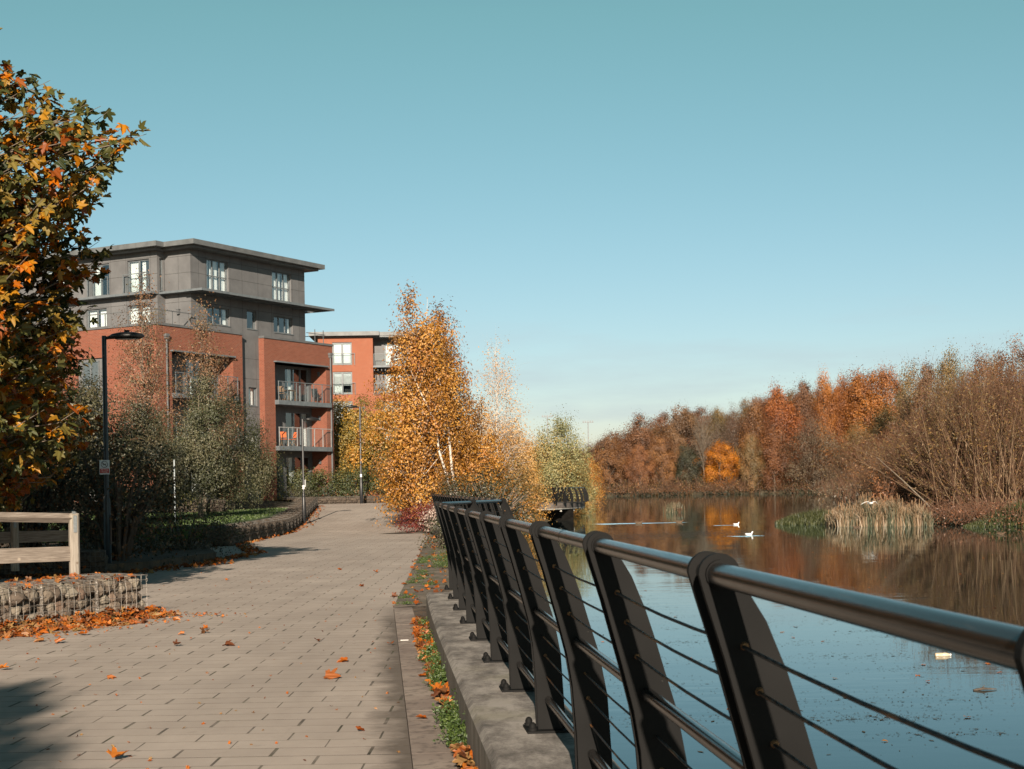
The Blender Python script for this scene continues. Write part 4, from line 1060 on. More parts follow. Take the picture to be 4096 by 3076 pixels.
mb.box(-.3, .3, -.28, -.25, .62, .68); mb.box(-.3, .3, .25, .28, .62, .68); mb.build('tabletop', M['wood_furn'], t)
for a, b in ((-1, -1), (-1, 1), (1, -1), (1, 1)):
    mb = MB(); mb.box(a*.28-.02, a*.28+.02, b*.26-.02, b*.26+.02, 0, .68); mb.build('leg', M['wood_furn'], t)
for z, x in ((7.3, -1.1),):
    p = CB+Matrix.Rotation(BRZ, 3, 'Z') @ Vector((x, .25, z-ZB)); t = thing('garden_chair', 'dark slatted chair at the right end of the top balcony', 'chair', p, BRZ)
    mb = MB(); mb.tube([(-.25, 0, 0), (-.2, 0, .4), (-.3, 0, .95)], .03, 6); mb.tube([(.2, 0, 0), (.2, 0, .42), (-.2, 0, .42)], .03, 6); mb.tube([(-.25, .4, 0), (-.2, .4, .4), (-.3, .4, .95)], .03, 6); mb.tube([(.2, .4, 0), (.2, .4, .42), (-.2, .4, .42)], .03, 6); mb.build('chair_frame', M['darkitem'], t)
    mb = MB(); mb.box(-.2, .22, 0, .4, .42, .45); mb.build('seat', M['darkitem'], t)
    mb = MB(); mb.add([(-.2, 0, .5), (-.2, .4, .5), (-.29, .4, .93), (-.29, 0, .93), (-.23, 0, .5), (-.23, .4, .5), (-.32, .4, .93), (-.32, 0, .93)], BOXF); mb.build('backrest', M['darkitem'], t)

# ------------------------------------------------------------------ second building, further back
B2 = thing('apartment_building', 'further brick apartment block with white curtained windows and flat grey roof, behind the orange birches', 'building', (-13.0, 145, ZB), R(1.5))
F = FF(0); H2 = [(-3.85, -2.0, 13.75, 15.85), (-3.85, -2.0, 10.95, 13.05), (-3.85, -2.0, 8.15, 10.25), (-3.85, -2.0, 5.35, 7.45)]
mb = MB(); wall(mb, F, -5.2, 0, ZB, 16.32, H2); mb.quad((0, 0, 10.95-ZB), (0, 1.6, 10.95-ZB), (0, 1.6, 16.32-ZB), (0, 0, 16.32-ZB)); mb.quad((-5.2, 0, 0), (-5.2, 14, 0), (-5.2, 14, 16.32-ZB), (-5.2, 0, 16.32-ZB))
wall(mb, F, 0, 3.6, ZB, 10.9, [(.8, 2.6, 8.2, 10.2), (.8, 2.6, 5.4, 7.4)]); wall(mb, F, 3.6, 4.8, ZB, 16.32, []); mb.quad((3.6, 0, 10.9-ZB), (3.6, 1.6, 10.9-ZB), (3.6, 1.6, 16.32-ZB), (3.6, 0, 16.32-ZB))
mb.quad((4.8, 0, 0), (4.8, 14, 0), (4.8, 14, 16.32-ZB), (4.8, 0, 16.32-ZB)); mb.build('brick_wall', M['brick_far'], B2)
FB = FF(1.6); mb = MB(); RH2 = [(1.0, 2.75, 13.65, 15.9), (1.0, 2.75, 10.98, 13.0)]; wall(mb, FB, 0, 3.6, 10.9, 16.32, RH2); mb.build('recess_wall', M['clad'], B2)
for h in H2: window(B2, F, *h, cols=2, d=.1, cur=((.04, .48), (.52, .96)) if h[2] > 13 else ((.04, .45),), fw=.14, blind=None if h[2] > 13 else .62)
for h in RH2: window(B2, FB, *h, cols=2, d=.1, cur=((.04, .48), (.52, .96)), fw=.13)
for h in ((.8, 2.6, 8.2, 10.2), (.8, 2.6, 5.4, 7.4)): window(B2, F, *h, cols=2, d=.1, cur=((.05, .4),), fw=.12)
for z in (13.75, 10.95):
    balustrade(F, -4.05, -1.7, -.18, z, 1.0, 3, M['gmetal'], B2)
    balustrade(F, .05, 3.5, .1, z-.12, 1.05, 4, M['gmetal'], B2)
mb = MB(); mbox(mb, F, 0.003, 3.597, .0, 1.6, 13.42, 13.6)
mbox(mb, F, 0.003, 3.597, .0, 1.6, 10.72, 10.898); mb.build('balcony_slab', M['gmetal'], B2)
mb = MB()
for i in range(7): mbox(mb, F, .1+i*.35, .16+i*.35, -.5, 1.5, 13.05, 13.2)
mb.build('louvre_canopy', M['clad_dark'], B2)
mb = MB(); mbox(mb, F, -6.0, .65, -.65, 14.6, 16.42, 16.8); mbox(mb, F,   .65, 5.3, -.1, 14.6, 16.42, 16.78); mbox(mb, F, -5.6, 5.0, -.03, 14, 16.30, 16.424); mb.build('flat_roof', M['roofmetal'], B2)
mb = MB(); mb.tube([(-1.0, -.09, 0), (-1.0, -.09, 8.3)], .06, 8); mb.box(-1.17, -.83, -.22, -.003, 8.3, 8.5); mb.build('downpipe', M['clad_dark'], B2)
mb = MB(); mb.tube([(3.0, 3, 15.6), (3.0, 3, 17.6)], .02, 6); mb.tube([(3.2, 3, 17.2), (3.2, 2.9, 17.5)], .05, 6); mb.build('aerial', M['galv'], B2)

# ------------------------------------------------------------------ viewing platform over the water
JT = thing('viewing_platform', 'dark viewing platform with curved black railing jutting over the water in the distance', 'platform', (0, 0, 0))
front = [W(2140, 2006, 111), W(2212, 2006, 112), W(2248, 2005, 113), W(2275, 2004, 114.5), W(2298, 2003, 116.2), W(2315, 2002, 118), W(2328, 2001, 120), W(2338, 2000, 122.5), W(2336, 2000, 126)]
front = [Vector((p.x, p.y, 0)) for p in front]; ZD = .52
JT.location = (front[2].x, front[2].y, ZD); jo = Vector(JT.location)
back = [Vector((-1.5, 126, 0)), Vector((-1.5, 111, 0))]
pl = [Vector((p.x, p.y, 0)) for p in front+back]
mb = MB(); n = len(pl); v = [(p.x-jo.x, p.y-jo.y, z) for z in (-.06, 0) for p in pl]
mb.add(v, [list(range(n))[::-1]]); mb.add(v, [[n+i for i in range(n)]]); mb.add(v, [[i, (i+1) % n, n+(i+1) % n, n+i] for i in range(n)]); mb.build('deck', M['deck'], JT)
mb = MB()
for a, b in zip(front, front[1:]):
    d_ = (b-a).normalized(); nn = Vector((d_.y, -d_.x, 0)); A = a+nn*.04-jo; B = b+nn*.04-jo; A.z = B.z = 0
    v = [A+Vector((0, 0, -.38)), B+Vector((0, 0, -.38)), B+Vector((0, 0, .012)), A+Vector((0, 0, .012))]; q = [x-nn*.06 for x in v]
    mb.add([tuple(x) for x in v+q], [[0,1,2,3],[7,6,5,4],[0,4,5,1],[1,5,6,2],[2,6,7,3],[3,7,4,0]])
mb.build('fascia', M['fascia'], JT)
mb = MB()
for a, b in zip(front, front[1:]):
    A = a-jo; B = b-jo; mb.tube([(A.x, A.y, -.43), (B.x, B.y, -.43)], .05, 4)
mb.build('edge_angle', M['palesteel'], JT)
for p in front[2::2]:
    mb = MB(); q = p-jo; mb.tube([(q.x-.1, q.y+.1, -.43), (q.x-.1, q.y+.1, -.62)], [.05, .10], 8); mb.build('bracket', M['palesteel'], JT)
tops = []
for i, p in enumerate(front):
    a = front[max(0, i-1)]; b = front[min(len(front)-1, i+1)]; t = (b-a).normalized()
    po = link('post', ME_POST, JT, Vector((p.x-jo.x, p.y-jo.y, 0))); po.rotation_euler = (0, 0, math.atan2(t.y, t.x)-math.pi/2); po.scale = (1.25, 1.3, 1.0); tops.append((Vector((p.x-jo.x, p.y-jo.y, 0)), Vector((t.y, -t.x, 0))))
for z, r in ((1.13, .03), (.83, .02), (.66, .028), (.45, .02), (.2, .025)):
    mb = MB(); mb.tube([tuple(q+l*(0 if z == 1.13 else midx(z))+Vector((0, 0, z))) for q, l in tops], r, 6); mb.build('handrail' if z == 1.13 else 'tube_rail', M['rail'], JT)
mb = MB(); mb.box(-3.2, .9, 1.5, 10, -2.6, -.45); mb.build('abutment', M['dark_timber'], JT)
for p in (front[3], front[5]):
    mb = MB(); q = p-jo; mb.tube([(q.x-1.0, q.y+.8, -2.6), (q.x-1.0, q.y+.8, -.06)], .12, 10); mb.build('pile', M['dark_timber'], JT)
# railing along the back of the platform
bk = [(W(2222+i*14, 1990, 124+i*.6).x, 124+i*.6) for i in range(6)]
mb = MB()
rr = thing('riverside_railing', 'small railing along the back edge of the distant viewing platform', 'railing', (bk[0][0], bk[0][1], ZD))
for x, y in bk:
    po = link('post', ME_POST, rr, (x-bk[0][0], y-bk[0][1], 0)); po.rotation_euler = (0, 0, R(200)); po.scale = (1, 1.5, 1)
for z in (1.13, .66, .2):
    mb = MB(); mb.tube([(x-bk[0][0], y-bk[0][1], z) for x, y in bk], .025, 6); mb.build('handrail', M['rail'], rr)

# ------------------------------------------------------------------ birds, bottle, driftwood, masts
M['gullwhite'] = mottled('white_feathers', (.72, .71, .70), (.82, .81, .80), 12)
M['gullgrey'] = mottled('grey_feathers', (.42, .44, .47), (.52, .54, .57), 12)
M['duckbrown'] = mottled('brown_feathers', (.05, .032, .02), (.12, .075, .045), 30)
M['beak'] = mottled('beak', (.35, .10, .03), (.45, .16, .05), 10)
def bird(name, label, loc, rz, mat, s=1.0, neck=1.0):
    t = thing(name, label, 'bird', loc, rz)
    mb = MB()   # tail > body > neck > head > as one skin
    mb.tube([(-.24, 0, .085), (-.18, 0, .075), (-.10, 0, .055), (0, 0, .05), (.09, 0, .06), (.13, 0, .085), (.145, 0, .13*neck), (.155, 0, .165*neck), (.175, 0, .19*neck), (.205, 0, .185*neck), (.222, 0, .178*neck)],
            [.006, .03, .065, .082, .070, .050, .034, .032, .036, .028, .008], 12)
    b = mb.build('body', mat, t, True)
    mb = MB(); mb.tube([(.215, 0, .180*neck), (.26, 0, .172*neck)], [.010, .003], 8); mb.build('beak', M['beak'], t)
    for sg in (-1, 1):
        mb = MB(); mb.tube([(.06, sg*.062, .075), (-.05, sg*.072, .095), (-.16, sg*.035, .105), (-.25, sg*.012, .11)], [.012, .034, .024, .003], 8, flat=1.0); mb.build('folded_wing', M['gullgrey'] if mat is M['gullwhite'] else mat, t, True)
    t.scale = (s, s, s); return t
def onw(sx, sy): return G(sx, sy, -.8)
g = onw(2946, 2099); bird('gull', 'white gull swimming on the orange reflection, the farther of the two', (g.x, g.y, -.82), R(10), M['gullwhite'], .85)
g = onw(2997, 2140); bird('gull', 'white gull swimming nearer than the other, below the orange reflection', (g.x, g.y, -.82), R(8), M['gullwhite'], .9)
g = onw(2556, 2094); bird('duck', 'brown duck trailing at the middle of the bright wake', (g.x, g.y, -.83), R(5), M['duckbrown'], 1.3, .8)
g = onw(2718, 2090); bird('duck', 'brown duck leading at the right end of the bright wake', (g.x, g.y, -.83), R(5), M['duckbrown'], 1.2, .8)
g = onw(3424, 2111); bird('duck', 'small dark water bird floating just in front of the reeds', (g.x, g.y, -.83), R(170), M['duckbrown'], .9, .8)
g = onw(4005, 2138); bird('duck', 'dark water bird floating before the green bank at the right', (g.x, g.y, -.83), R(10), M['duckbrown'], .95, .7)
fg = W(3482, 2013, 80)
t = thing('gull', 'white gull flying with bowed wings in front of the reeds', 'bird', fg, R(20))
mb = MB(); mb.tube([(.0, .26, .0), (0, .16, 0), (0, .05, 0), (0, -.08, 0), (0, -.16, .01), (0, -.21, 0)], [.03, .035, .06, .062, .04, .01], 10); mb.build('body', M['gullwhite'], t, True)
for sg in (-1, 1):
    mb = MB(); st = [(sg*.04, 0, .02, .13), (sg*.18, -.02, .085, .12), (sg*.30, .0, .075, .10), (sg*.42, .06, .01, .06), (sg*.50, .12, -.05, .012)]
    V = []
    for x, y, z, c in st: V += [(x, y-c*.6, z), (x, y-c*.2, z+.014), (x, y+c, z), (x, y-c*.2, z-.008)]
    mb.add(V, [[4*i+j, 4*i+(j+1) % 4, 4*i+4+(j+1) % 4, 4*i+4+j] for i in range(4) for j in range(4)]); mb.build('wing', M['gullwhite'], t, True)
b = onw(3772, 2624)
t = thing('plastic_bottle', 'pale plastic bottle floating on the water beyond the near railing', 'bottle', (b.x, b.y, -.785), R(4))
mb = MB(); prof = [(.001, -.115), (.026, -.113), (.032, -.105), (.033, -.02), (.029, -.01), (.033, 0), (.033, .04), (.022, .075), (.014, .095)]
M['bottle'] = mottled('pale_plastic', (.45, .34, .23), (.60, .48, .35), 9, .3)
mb.lathe(prof, 16, M=Matrix.Rotation(R(90), 4, 'Y')); mb.build('body', M['bottle'], t, True)
mb = MB(); mb.lathe([(.015, .095), (.016, .097), (.016, .115), (.001, .116)], 12, M=Matrix.Rotation(R(90), 4, 'Y')); mb.build('cap', M['white'], t, True)
b = onw(3935, 2762); mb = MB(); mb.tube([(-.12, 0, 0), (0, .02, .015), (.16, .03, .005)], [.012, .016, .005], 7); mb.tube([(-.02, .02, .015), (.03, .06, .05)], [.008, .003], 6)
tag(mb.build('floating_stick', M['bark_dark'], loc=(b.x, b.y, -.795)), 'dark brown stick floating on the water near the right edge', 'stick')
for sx, sy, lab in ((2189, 1668, 'tall pale floodlight mast far away above the trees, the left one'), (2352, 1690, 'tall pale floodlight mast far away above the trees, the right one')):
    p = W(sx, sy, 640); t = thing('floodlight_mast', lab, 'mast', (p.x, 640, -1)); h = p.z+1
    mb = MB(); mb.tube([(0, 0, 0), (0, 0, h)], [.32, .2], 8); mb.build('pole', M['mast'], t)
    mb = MB(); mb.box(-2.3, 2.3, -.2, .2, h-.1, h+.15)
    for i in range(5): mb.box(-2.2+i*.98, -1.75+i*.98, -.4, .1, h+.12, h+.75)
    mb.build('floodlight_bank', M['mast'], t)
# ------------------------------------------------------------------ leaves
def rotframes(n, d=None, spread=1.0):
    """n random frames: a (long axis), b (across), c (normal)"""
    a = rng.normal(size=(n, 3))
    if d is not None: a = a*spread+d
    a /= np.linalg.norm(a, axis=1, keepdims=True)
    r = rng.normal(size=(n, 3)); b = np.cross(a, r); b /= np.maximum(np.linalg.norm(b, axis=1, keepdims=True), 1e-6)
    return a, b, np.cross(a, b)
def leaf_quads(mb, P, size, tone, d=None, spread=1.0, asp=.62, mat=0, nrm=None):
    P = np.asarray(P); n = len(P)
    if n == 0: return
    a, b, c = rotframes(n, d, spread)
    if nrm is not None:     # leaves lie like shingles over the clump
        c = nrm+rng.normal(size=(n, 3))*.45; c /= np.maximum(np.linalg.norm(c, axis=1, keepdims=True), 1e-6)
        a = a-c*(a*c).sum(1, keepdims=True); a /= np.maximum(np.linalg.norm(a, axis=1, keepdims=True), 1e-6); b = np.cross(c, a)
    s = np.broadcast_to(np.asarray(size, float), (n,))[:, None]*rng.uniform(.65, 1.25, (n, 1))*.5
    v = np.stack([P-a*s, P+b*s*asp-a*s*.1+c*s*.18, P+a*s, P-b*s*asp-a*s*.1+c*s*.18], 1).reshape(-1, 3)
    f = np.arange(n*4).reshape(-1, 4)
    mb.add(v, f, mat, np.clip(tone, 0, 1))
# lobed plane / maple leaf, folded along its midrib
HALF = [(-90, .28), (-62, .34), (-38, .70), (-24, .60), (-12, .74), (4, .46), (20, .78), (33, .98), (44, .80), (56, .50), (68, .78), (78, .86), (90, 1.08)]
def leaf_template():
    h = [(r*math.cos(R(a)), r*math.sin(R(a))) for a, r in HALF]
    pts = h+[(-x, y) for x, y in h[1:-1]][::-1]
    T = np.array([(x, y, 0) for x, y in pts]); n = len(h); m = len(pts)
    right = list(range(n)); left = [n-1]+list(range(n, m))+[0]
    return T, right, left
LT, LRI, LLE = leaf_template()
def maple_leaves(mb, P, size, tone, nrm=None, nspread=1.0, fold=(.1, .5), curl=(.0, .5), mat=0, tip=None, tspread=.6):
    P = np.asarray(P, float); n = len(P)
    if n == 0: return
    c = rng.normal(size=(n, 3)); 
    if nrm is not None: c = c*nspread+nrm
    c /= np.linalg.norm(c, axis=1, keepdims=True)
    r = rng.normal(size=(n, 3))
    if tip is not None: r = r*tspread+tip
    a = r-c*(r*c).sum(1, keepdims=True); a /= np.maximum(np.linalg.norm(a, axis=1, keepdims=True), 1e-6); b = np.cross(a, c)
    s = np.broadcast_to(np.asarray(size, float), (n,))*rng.uniform(.7, 1.2, n)*.5
    fo = rng.uniform(*fold, n)[:, None]; cu = rng.uniform(*curl, n)[:, None]; tw = rng.uniform(-.3, .3, n)[:, None]
    x, y = LT[:, 0][None, :], LT[:, 1][None, :]
    z = fo*np.abs(x)-cu*(y-.1)**2*.6-cu*.5*x*x+tw*x*y+.06*np.sin(9*y+7*x)
    L = np.stack([np.broadcast_to(x, z.shape)*(1-.25*fo), np.broadcast_to(y, z.shape), z], -1)*s[:, None, None]
    v = P[:, None, :]+L[:, :, 0:1]*b[:, None, :]+L[:, :, 1:2]*a[:, None, :]+L[:, :, 2:3]*c[:, None, :]
    m = len(LT); off = (np.arange(n)*m)[:, None]
    k = mb.n; mb.add(v.reshape(-1, 3), off+np.array(LRI)[None, :], mat, np.clip(tone, 0, 1))
    F, mt, tn = mb.F[-1]; mb.F.append((k+off+np.array(LLE)[None, :], mat, tn))

# ------------------------------------------------------------------ trees
def prof_r(prof, t):
    for (a, ra), (b, rb) in zip(prof, prof[1:]):
        if t <= b: return ra+(rb-ra)*(t-a)/(b-a)
    return prof[-1][1]
def tree_mesh(seed, H, z0, prof, ncl, nper, ls, sig, tr, leaf, bark, droop=0.0, vsig=1.0, limb=.5, stems=1, lean=0.0, stemspread=.0, hollow=.55, tonevar=.28, noise=.35, sprays=0, asp=.62, tl=0.0, limbr=.22, front=0.0):
    """crown from z0 to H with radius profile prof (t from 0 at z0 to 1 at H); leaves in clumps, limbs reaching for the clumps"""
    global rng
    keep = rng; rng = np.random.default_rng(seed)
    tk = MB(); cr = MB(); axes = []
    for s in range(stems):
        a = rng.uniform(0, 6.28); sp = stemspread*(1 if stems > 1 else 0)
        pts = []; top = H*(1-.05*s-(.0 if s == 0 else rng.uniform(0, .12)))
        bx, by = sp*.15*math.cos(a), sp*.15*math.sin(a)
        for k in range(9):
            t = k/8; pts.append((bx+sp*t*math.cos(a)+lean*t*t+rng.normal()*.018*H*t*(1-t)*2, by+sp*t*math.sin(a)+rng.normal()*.018*H*t*(1-t)*2, top*t*.97))
        rad = [tr*(1.25 if k == 0 else 1)*(1-.93*(k/8)**.9)/(1+.25*(stems > 1)) for k in range(9)]
        tk.tube([(x, y-front*max(0, 1-(k/6.0)**2), z) for k, (x, y, z) in enumerate(pts)], rad, 8); axes.append(np.array(pts))
    ph = rng.uniform(0, 6.28, 4)
    for i in range(ncl):
        t = rng.random()**(.85); 
        for _ in range(6):
            if rng.random() < (prof_r(prof, t)/max(p[1] for p in prof))**1.2: break
            t = rng.random()
        th = rng.uniform(0, 6.28)
        r = prof_r(prof, t)*(1+noise*(.5*math.sin(2*th+ph[0]+t*5)+.5*math.sin(3*th+ph[1]-t*7)+.35*rng.normal()))
        rho = max(.02, r*(hollow+(1-hollow)*rng.random()) if rng.random() < .72 else r*math.sqrt(rng.random()))
        z = z0+t*(H-z0); ax = axes[rng.integers(len(axes))]
        zi = min(8, max(0, z/H*8)); k = int(min(7, zi)); axp = ax[k]+(ax[k+1]-ax[k])*(zi-k)
        c = np.array((axp[0]*.7+rho*math.cos(th), axp[1]*.7+rho*math.sin(th), z))
        if rng.random() < limb:
            zb = max(z0*.75, z-rho*(.9 if droop == 0 else .5)-.03*H); zi = min(7.99, zb/H*8); k = int(zi); st = ax[k]+(ax[k+1]-ax[k])*(zi-k)
            mid = st*.45+c*.55+np.array((0, 0, .12*rho*(1 if droop == 0 else 2.2)))+rng.normal(size=3)*.04*rho
            r0 = tr*limbr*(1-.7*zb/H)*rng.uniform(.7, 1.3)
            tk.tube([st, st*.7+mid*.3, mid, c*.8+mid*.2, c+(c-mid)*.25*np.array((1, 1, 1-droop))], [r0, r0*.85, r0*.6, r0*.35, r0*.12], 4, cap=False)
            for q in range(sprays):
                e = c+rng.normal(size=3)*sig*1.5+np.array((0, 0, .4*sig)); b0 = mid+(c-mid)*rng.uniform(-.4, .9)
                tk.tube([b0, (b0+e)/2+rng.normal(size=3)*sig*.25, e], [r0*.35, r0*.22, r0*.08], 3, cap=False)
        n = int(nper*rng.uniform(.5, 1.4)); sg = sig*rng.uniform(.6, 1.3)
        g = rng.normal(size=(n, 3))*np.array((sg, sg, sg*vsig))
        if droop: g[:, 2] -= np.abs(rng.normal(size=n))*sg*droop
        ct = .5+rng.normal()*tonevar+tl*(t-.5)
        gn = g/np.maximum(np.linalg.norm(g, axis=1, keepdims=True), 1e-6); ou = np.array((math.cos(th), math.sin(th), .5))
        leaf_quads(cr, c+g, ls, ct+rng.normal(size=n)*.10, np.array((0, 0, -.9)) if droop else None, 1.0, asp, nrm=gn*.8+ou*.7+np.array((0, 0, .25)))
    out = tk.data('trunk', bark, True), cr.data('crown', leaf)
    rng = keep
    return out
def tree(name, label, loc, meshes, s=1.0, rz=0.0, group=None, cat='tree', sz=None):
    t = thing(name, label, cat, loc, rz, group); t.scale = (s, s, s if sz is None else sz)
    link('trunk', meshes[0], t); link('crown', meshes[1], t); return t

# --- the big plane tree at the left edge, lobed leaves on real shoots
def plane_tree():
    AX, AY = 0.0, 0.0
    prof = [(1.75, 2.6), (2.3, 3.3), (3.0, 3.5), (3.8, 3.75), (4.4, 3.75), (5.0, 3.8), (5.5, 3.55), (6.2, 3.62), (6.6, 3.0), (7.0, 2.75), (7.3, 2.2), (8.2, 1.6), (9.2, .8), (9.8, .1)]
    def pr(z):
        for (a, ra), (b, rb) in zip(prof, prof[1:]):
            if z <= b: return ra+(rb-ra)*max(0, (z-a))/(b-a)
        return .1
    tk = MB(); lf = MB()
    tk.tube([(0, 0, -.5), (.02, 0, 1.2), (-.05, .03, 2.5), (.03, 0, 4.5), (0, 0, 7), (.05, 0, 9.4)], [.17, .14, .125, .10, .055, .012], 10)
    P = []; N = []; T = []; D = []
    for i in range(3200):
        z = rng.uniform(1.8, 9.6)
        if rng.random() > (pr(z)/3.7)**.8: continue
        th = rng.uniform(0, 6.28); r = pr(z)
        ph = .16*math.sin(3*th+1.1*z)+.10*math.sin(5*th-2*z)
        fr = rng.random()
        rho = r*(1+ph)*(rng.uniform(.80, 1.02) if fr < .62 else math.sqrt(rng.uniform(.03, .7)))
        tipp = np.array((rho*math.cos(th), rho*math.sin(th), z)); L = rng.uniform(.55, 1.15)
        dirn = np.array((math.cos(th), math.sin(th), rng.uniform(.15, 1.0))); dirn /= np.linalg.norm(dirn)
        base = tipp-dirn*L
        mid = (base+tipp)/2+rng.normal(size=3)*.05
        tk.tube([base, mid, tipp], [.011, .007, .003], 4, cap=False)
        if rng.random() < .45:
            zb = max(1.4, z-rho*rng.uniform(.5, .9)); root = np.array((0, 0, zb)); m2 = root*.5+base*.5+np.array((0, 0, .12*rho))
            tk.tube([root, root*.7+m2*.3+(0, 0, .03), m2, base], [.040, .034, .024, .011], 5, cap=False)
        n = rng.integers(11, 20); ct = .50+.22*rng.normal()-.02*(z-5)
        for q in range(n):
            s = (q+.5)/n; p = base*(1-s)+tipp*s+(mid-(base+tipp)/2)*4*s*(1-s)
            o = rng.normal(size=3); o -= dirn*(o@dirn)*.5; o /= np.linalg.norm(o)
            P.append(p+o*rng.uniform(.06, .17)+np.array((0, 0, -.03))); N.append(np.array((0, -.25, .75))+.35*o); D.append(o+.5*dirn+np.array((0, 0, -.55)))
            T.append(ct+rng.normal()*.20)
    P = np.array(P)
    maple_leaves(lf, P, .225, np.array(T), np.array(N), .55, (.05, .5), (.1, .9), tip=np.array(D), tspread=.35)
    return tk.data('trunk', M['bark'], True), lf.data('crown', M['lf_plane'])
PT = plane_tree()
tree('plane_tree', 'big leafed plane tree with green and orange leaves reaching in from the left edge', (-10.68, 22.5, .10), PT, 1.17, 0)
t2 = tree('plane_tree', 'plane tree standing behind the camera, its shadow falling on the near paving', (-4.72, -10.2, .0), PT, .9, 2.2)
tree('plane_tree', 'plane tree out of frame at the left, shading the dark bushes', (-12.8, 24.5, .2), PT, 1.05, 4.0)

tree('plane_tree', 'smaller orange plane tree added behind the big one to thicken its shadow on the path', (-10.5, 25.5, .1), PT, .78, 1.2)  # added tree, strengthens the big one's shadow across the path
# --- birches beside the red shrub
BIRCHP = [(0, 1.2), (.15, 1.75), (.35, 1.9), (.55, 1.5), (.72, 1.1), (.88, .6), (1, .08)]
bA = tree_mesh(101, 10.3, .9, [(0, 1.35), (.15, 1.95), (.35, 2.1), (.55, 1.85), (.72, 1.45), (.88, .85), (1, .15)], 260, 130, .105, .22, .10, M['lf_birch'], M['bark_pale'], droop=1.9, vsig=1.7, limb=.3, stems=2, stemspread=.5, noise=.3, tonevar=.30, asp=.7, limbr=.2, hollow=.4, front=1.5, sprays=2)
a0 = W(1690, 1990, 66); tree('birch_tree', 'tall golden birch with white trunk standing right behind the red shrub', (a0.x, 66, gz(66)), bA, 1.0, 1.3, 'golden birches by the path')
bB = tree_mesh(102, 9.9, .7, [(0, 1.5), (.2, 1.9), (.45, 1.75), (.62, 1.4), (.75, 1.1), (.88, .6), (1, .1)], 225, 130, .105, .22, .10, M['lf_birch'], M['bark_pale'], droop=1.9, vsig=1.7, limb=.3, stems=2, lean=.1, stemspread=.25, noise=.33, tonevar=.30, asp=.7, limbr=.2, hollow=.4, front=1.5, sprays=2)
a1 = W(1752, 1950, 68.5); tree('birch_tree', 'golden birch with leaning white stem growing right of the tallest birch', (a1.x+.1, 68.5, gz(66)-.15), bB, 1.0, .2, 'golden birches by the path')
bC = tree_mesh(103, 6.2, .9, [(0, 1.2), (.3, 1.5), (.6, 1.2), (.85, .6), (1, .1)], 130, 130, .10, .22, .07, M['lf_birch'], M['bark_pale'], droop=1.5, vsig=1.3, limb=.25, stems=2, stemspread=.4, tonevar=.22, asp=.7)
p = W(1605, 1900, 70); tree('birch_tree', 'lower bushy golden birch filling the left side of the clump', (p.x+.25, 71, .5), bC, .66, 0, 'golden birches by the path')
p = W(1890, 1900, 66.5); tree('birch_tree', 'lower golden birch hanging over the railing at the right of the clump', (p.x, 67.5, .1), bC, .92, 2.0, 'golden birches by the path')
# nearly bare birch
bD = tree_mesh(104, 10.8, 2.4, [(0, 1.3), (.2, 2.1), (.45, 1.9), (.7, 1.1), (.9, .45), (1, .05)], 240, 13, .10, .32, .07, M['lf_pale'], M['bark_pale'], droop=.4, limb=.95, sprays=5, tonevar=.2, hollow=.5, limbr=.26)
p = W(1996, 1950, 88); tree('birch_tree', 'slender half bare birch with few pale orange leaves', (p.x, 88, -.1), bD, 1.0, .7)
# small trees left of the birches
bE = tree_mesh(105, 6.4, .8, [(0, 1.4), (.3, 2.0), (.6, 1.7), (.85, .9), (1, .2)], 110, 150, .13, .30, .09, M['lf_yellow'], M['bark_dark'], limb=.25, tonevar=.22, hollow=.5, droop=.5)
p = W(1452, 1950, 102); tree('small_tree', 'yellow and olive small tree behind the hedge, right of the brick corner', (p.x, 102, 1.4), bE, 1.0, 0)
p = W(1530, 1950, 101); tree('small_tree', 'rounder yellow olive small tree behind the hedge beside the birches', (p.x, 101.5, 1.3), bE, .98, 2.1)
bF = tree_mesh(106, 7.6, .5, [(0, 1.3), (.3, 1.7), (.65, 1.4), (.88, .7), (1, .2)], 240, 60, .13, .36, .1, M['lf_yellow'], M['bark_dark'], limb=.2, tonevar=.2, hollow=.5, tl=.9, droop=.4)
p = W(1368, 1950, 108); tree('small_tree', 'yellow topped tree squeezed between the two brick buildings', (p.x, 108, 1.0), bF, 1.0, 0)
# golden and grey green crowns over the bank
bG = tree_mesh(107, 6.6, .2, [(0, 1.5), (.3, 2.0), (.65, 1.5), (.88, .7), (1, .2)], 260, 55, .12, .36, .08, M['lf_birch'], M['bark_pale'], droop=1.0, limb=.2, tonevar=.25)
bP = tree_mesh(117, 6.6, .2, [(0, 1.5), (.3, 2.0), (.65, 1.5), (.88, .7), (1, .2)], 260, 50, .12, .36, .08, M['lf_pale'], M['bark_pale'], droop=1.0, limb=.2, tonevar=.25)
p = W(1985, 1950, 92); tree('small_tree', 'pale orange small tree around the foot of the half bare birch', (p.x, 92, -.2), bP, 1.05, 1.0)
p = W(2050, 1950, 97); tree('small_tree', 'pale orange small tree right of the half bare birch', (p.x, 97, -.3), bP, .98, 3.0)
bH = tree_mesh(108, 7.9, .0, [(0, 2.0), (.3, 2.7), (.6, 2.5), (.85, 1.7), (1, .7)], 200, 130, .14, .36, .1, M['lf_willow'], M['bark_dark'], droop=1.3, vsig=1.3, limb=.2, tonevar=.2, tl=-.15)
p = W(2228, 1950, 128); tree('willow_tree', 'pale grey green willow above the viewing platform', (p.x, 128, -.2), bH, 1.0, .4)
p = W(2112, 1950, 128); tree('small_tree', 'golden bush crown just left of the viewing platform', (p.x, 128, -.2), bG, .95, 4.0)
p = W(2262, 1950, 133); tree('small_tree', 'golden crown right behind the viewing platform railing', (p.x, 131, -.3), bG, .92, 5.2)
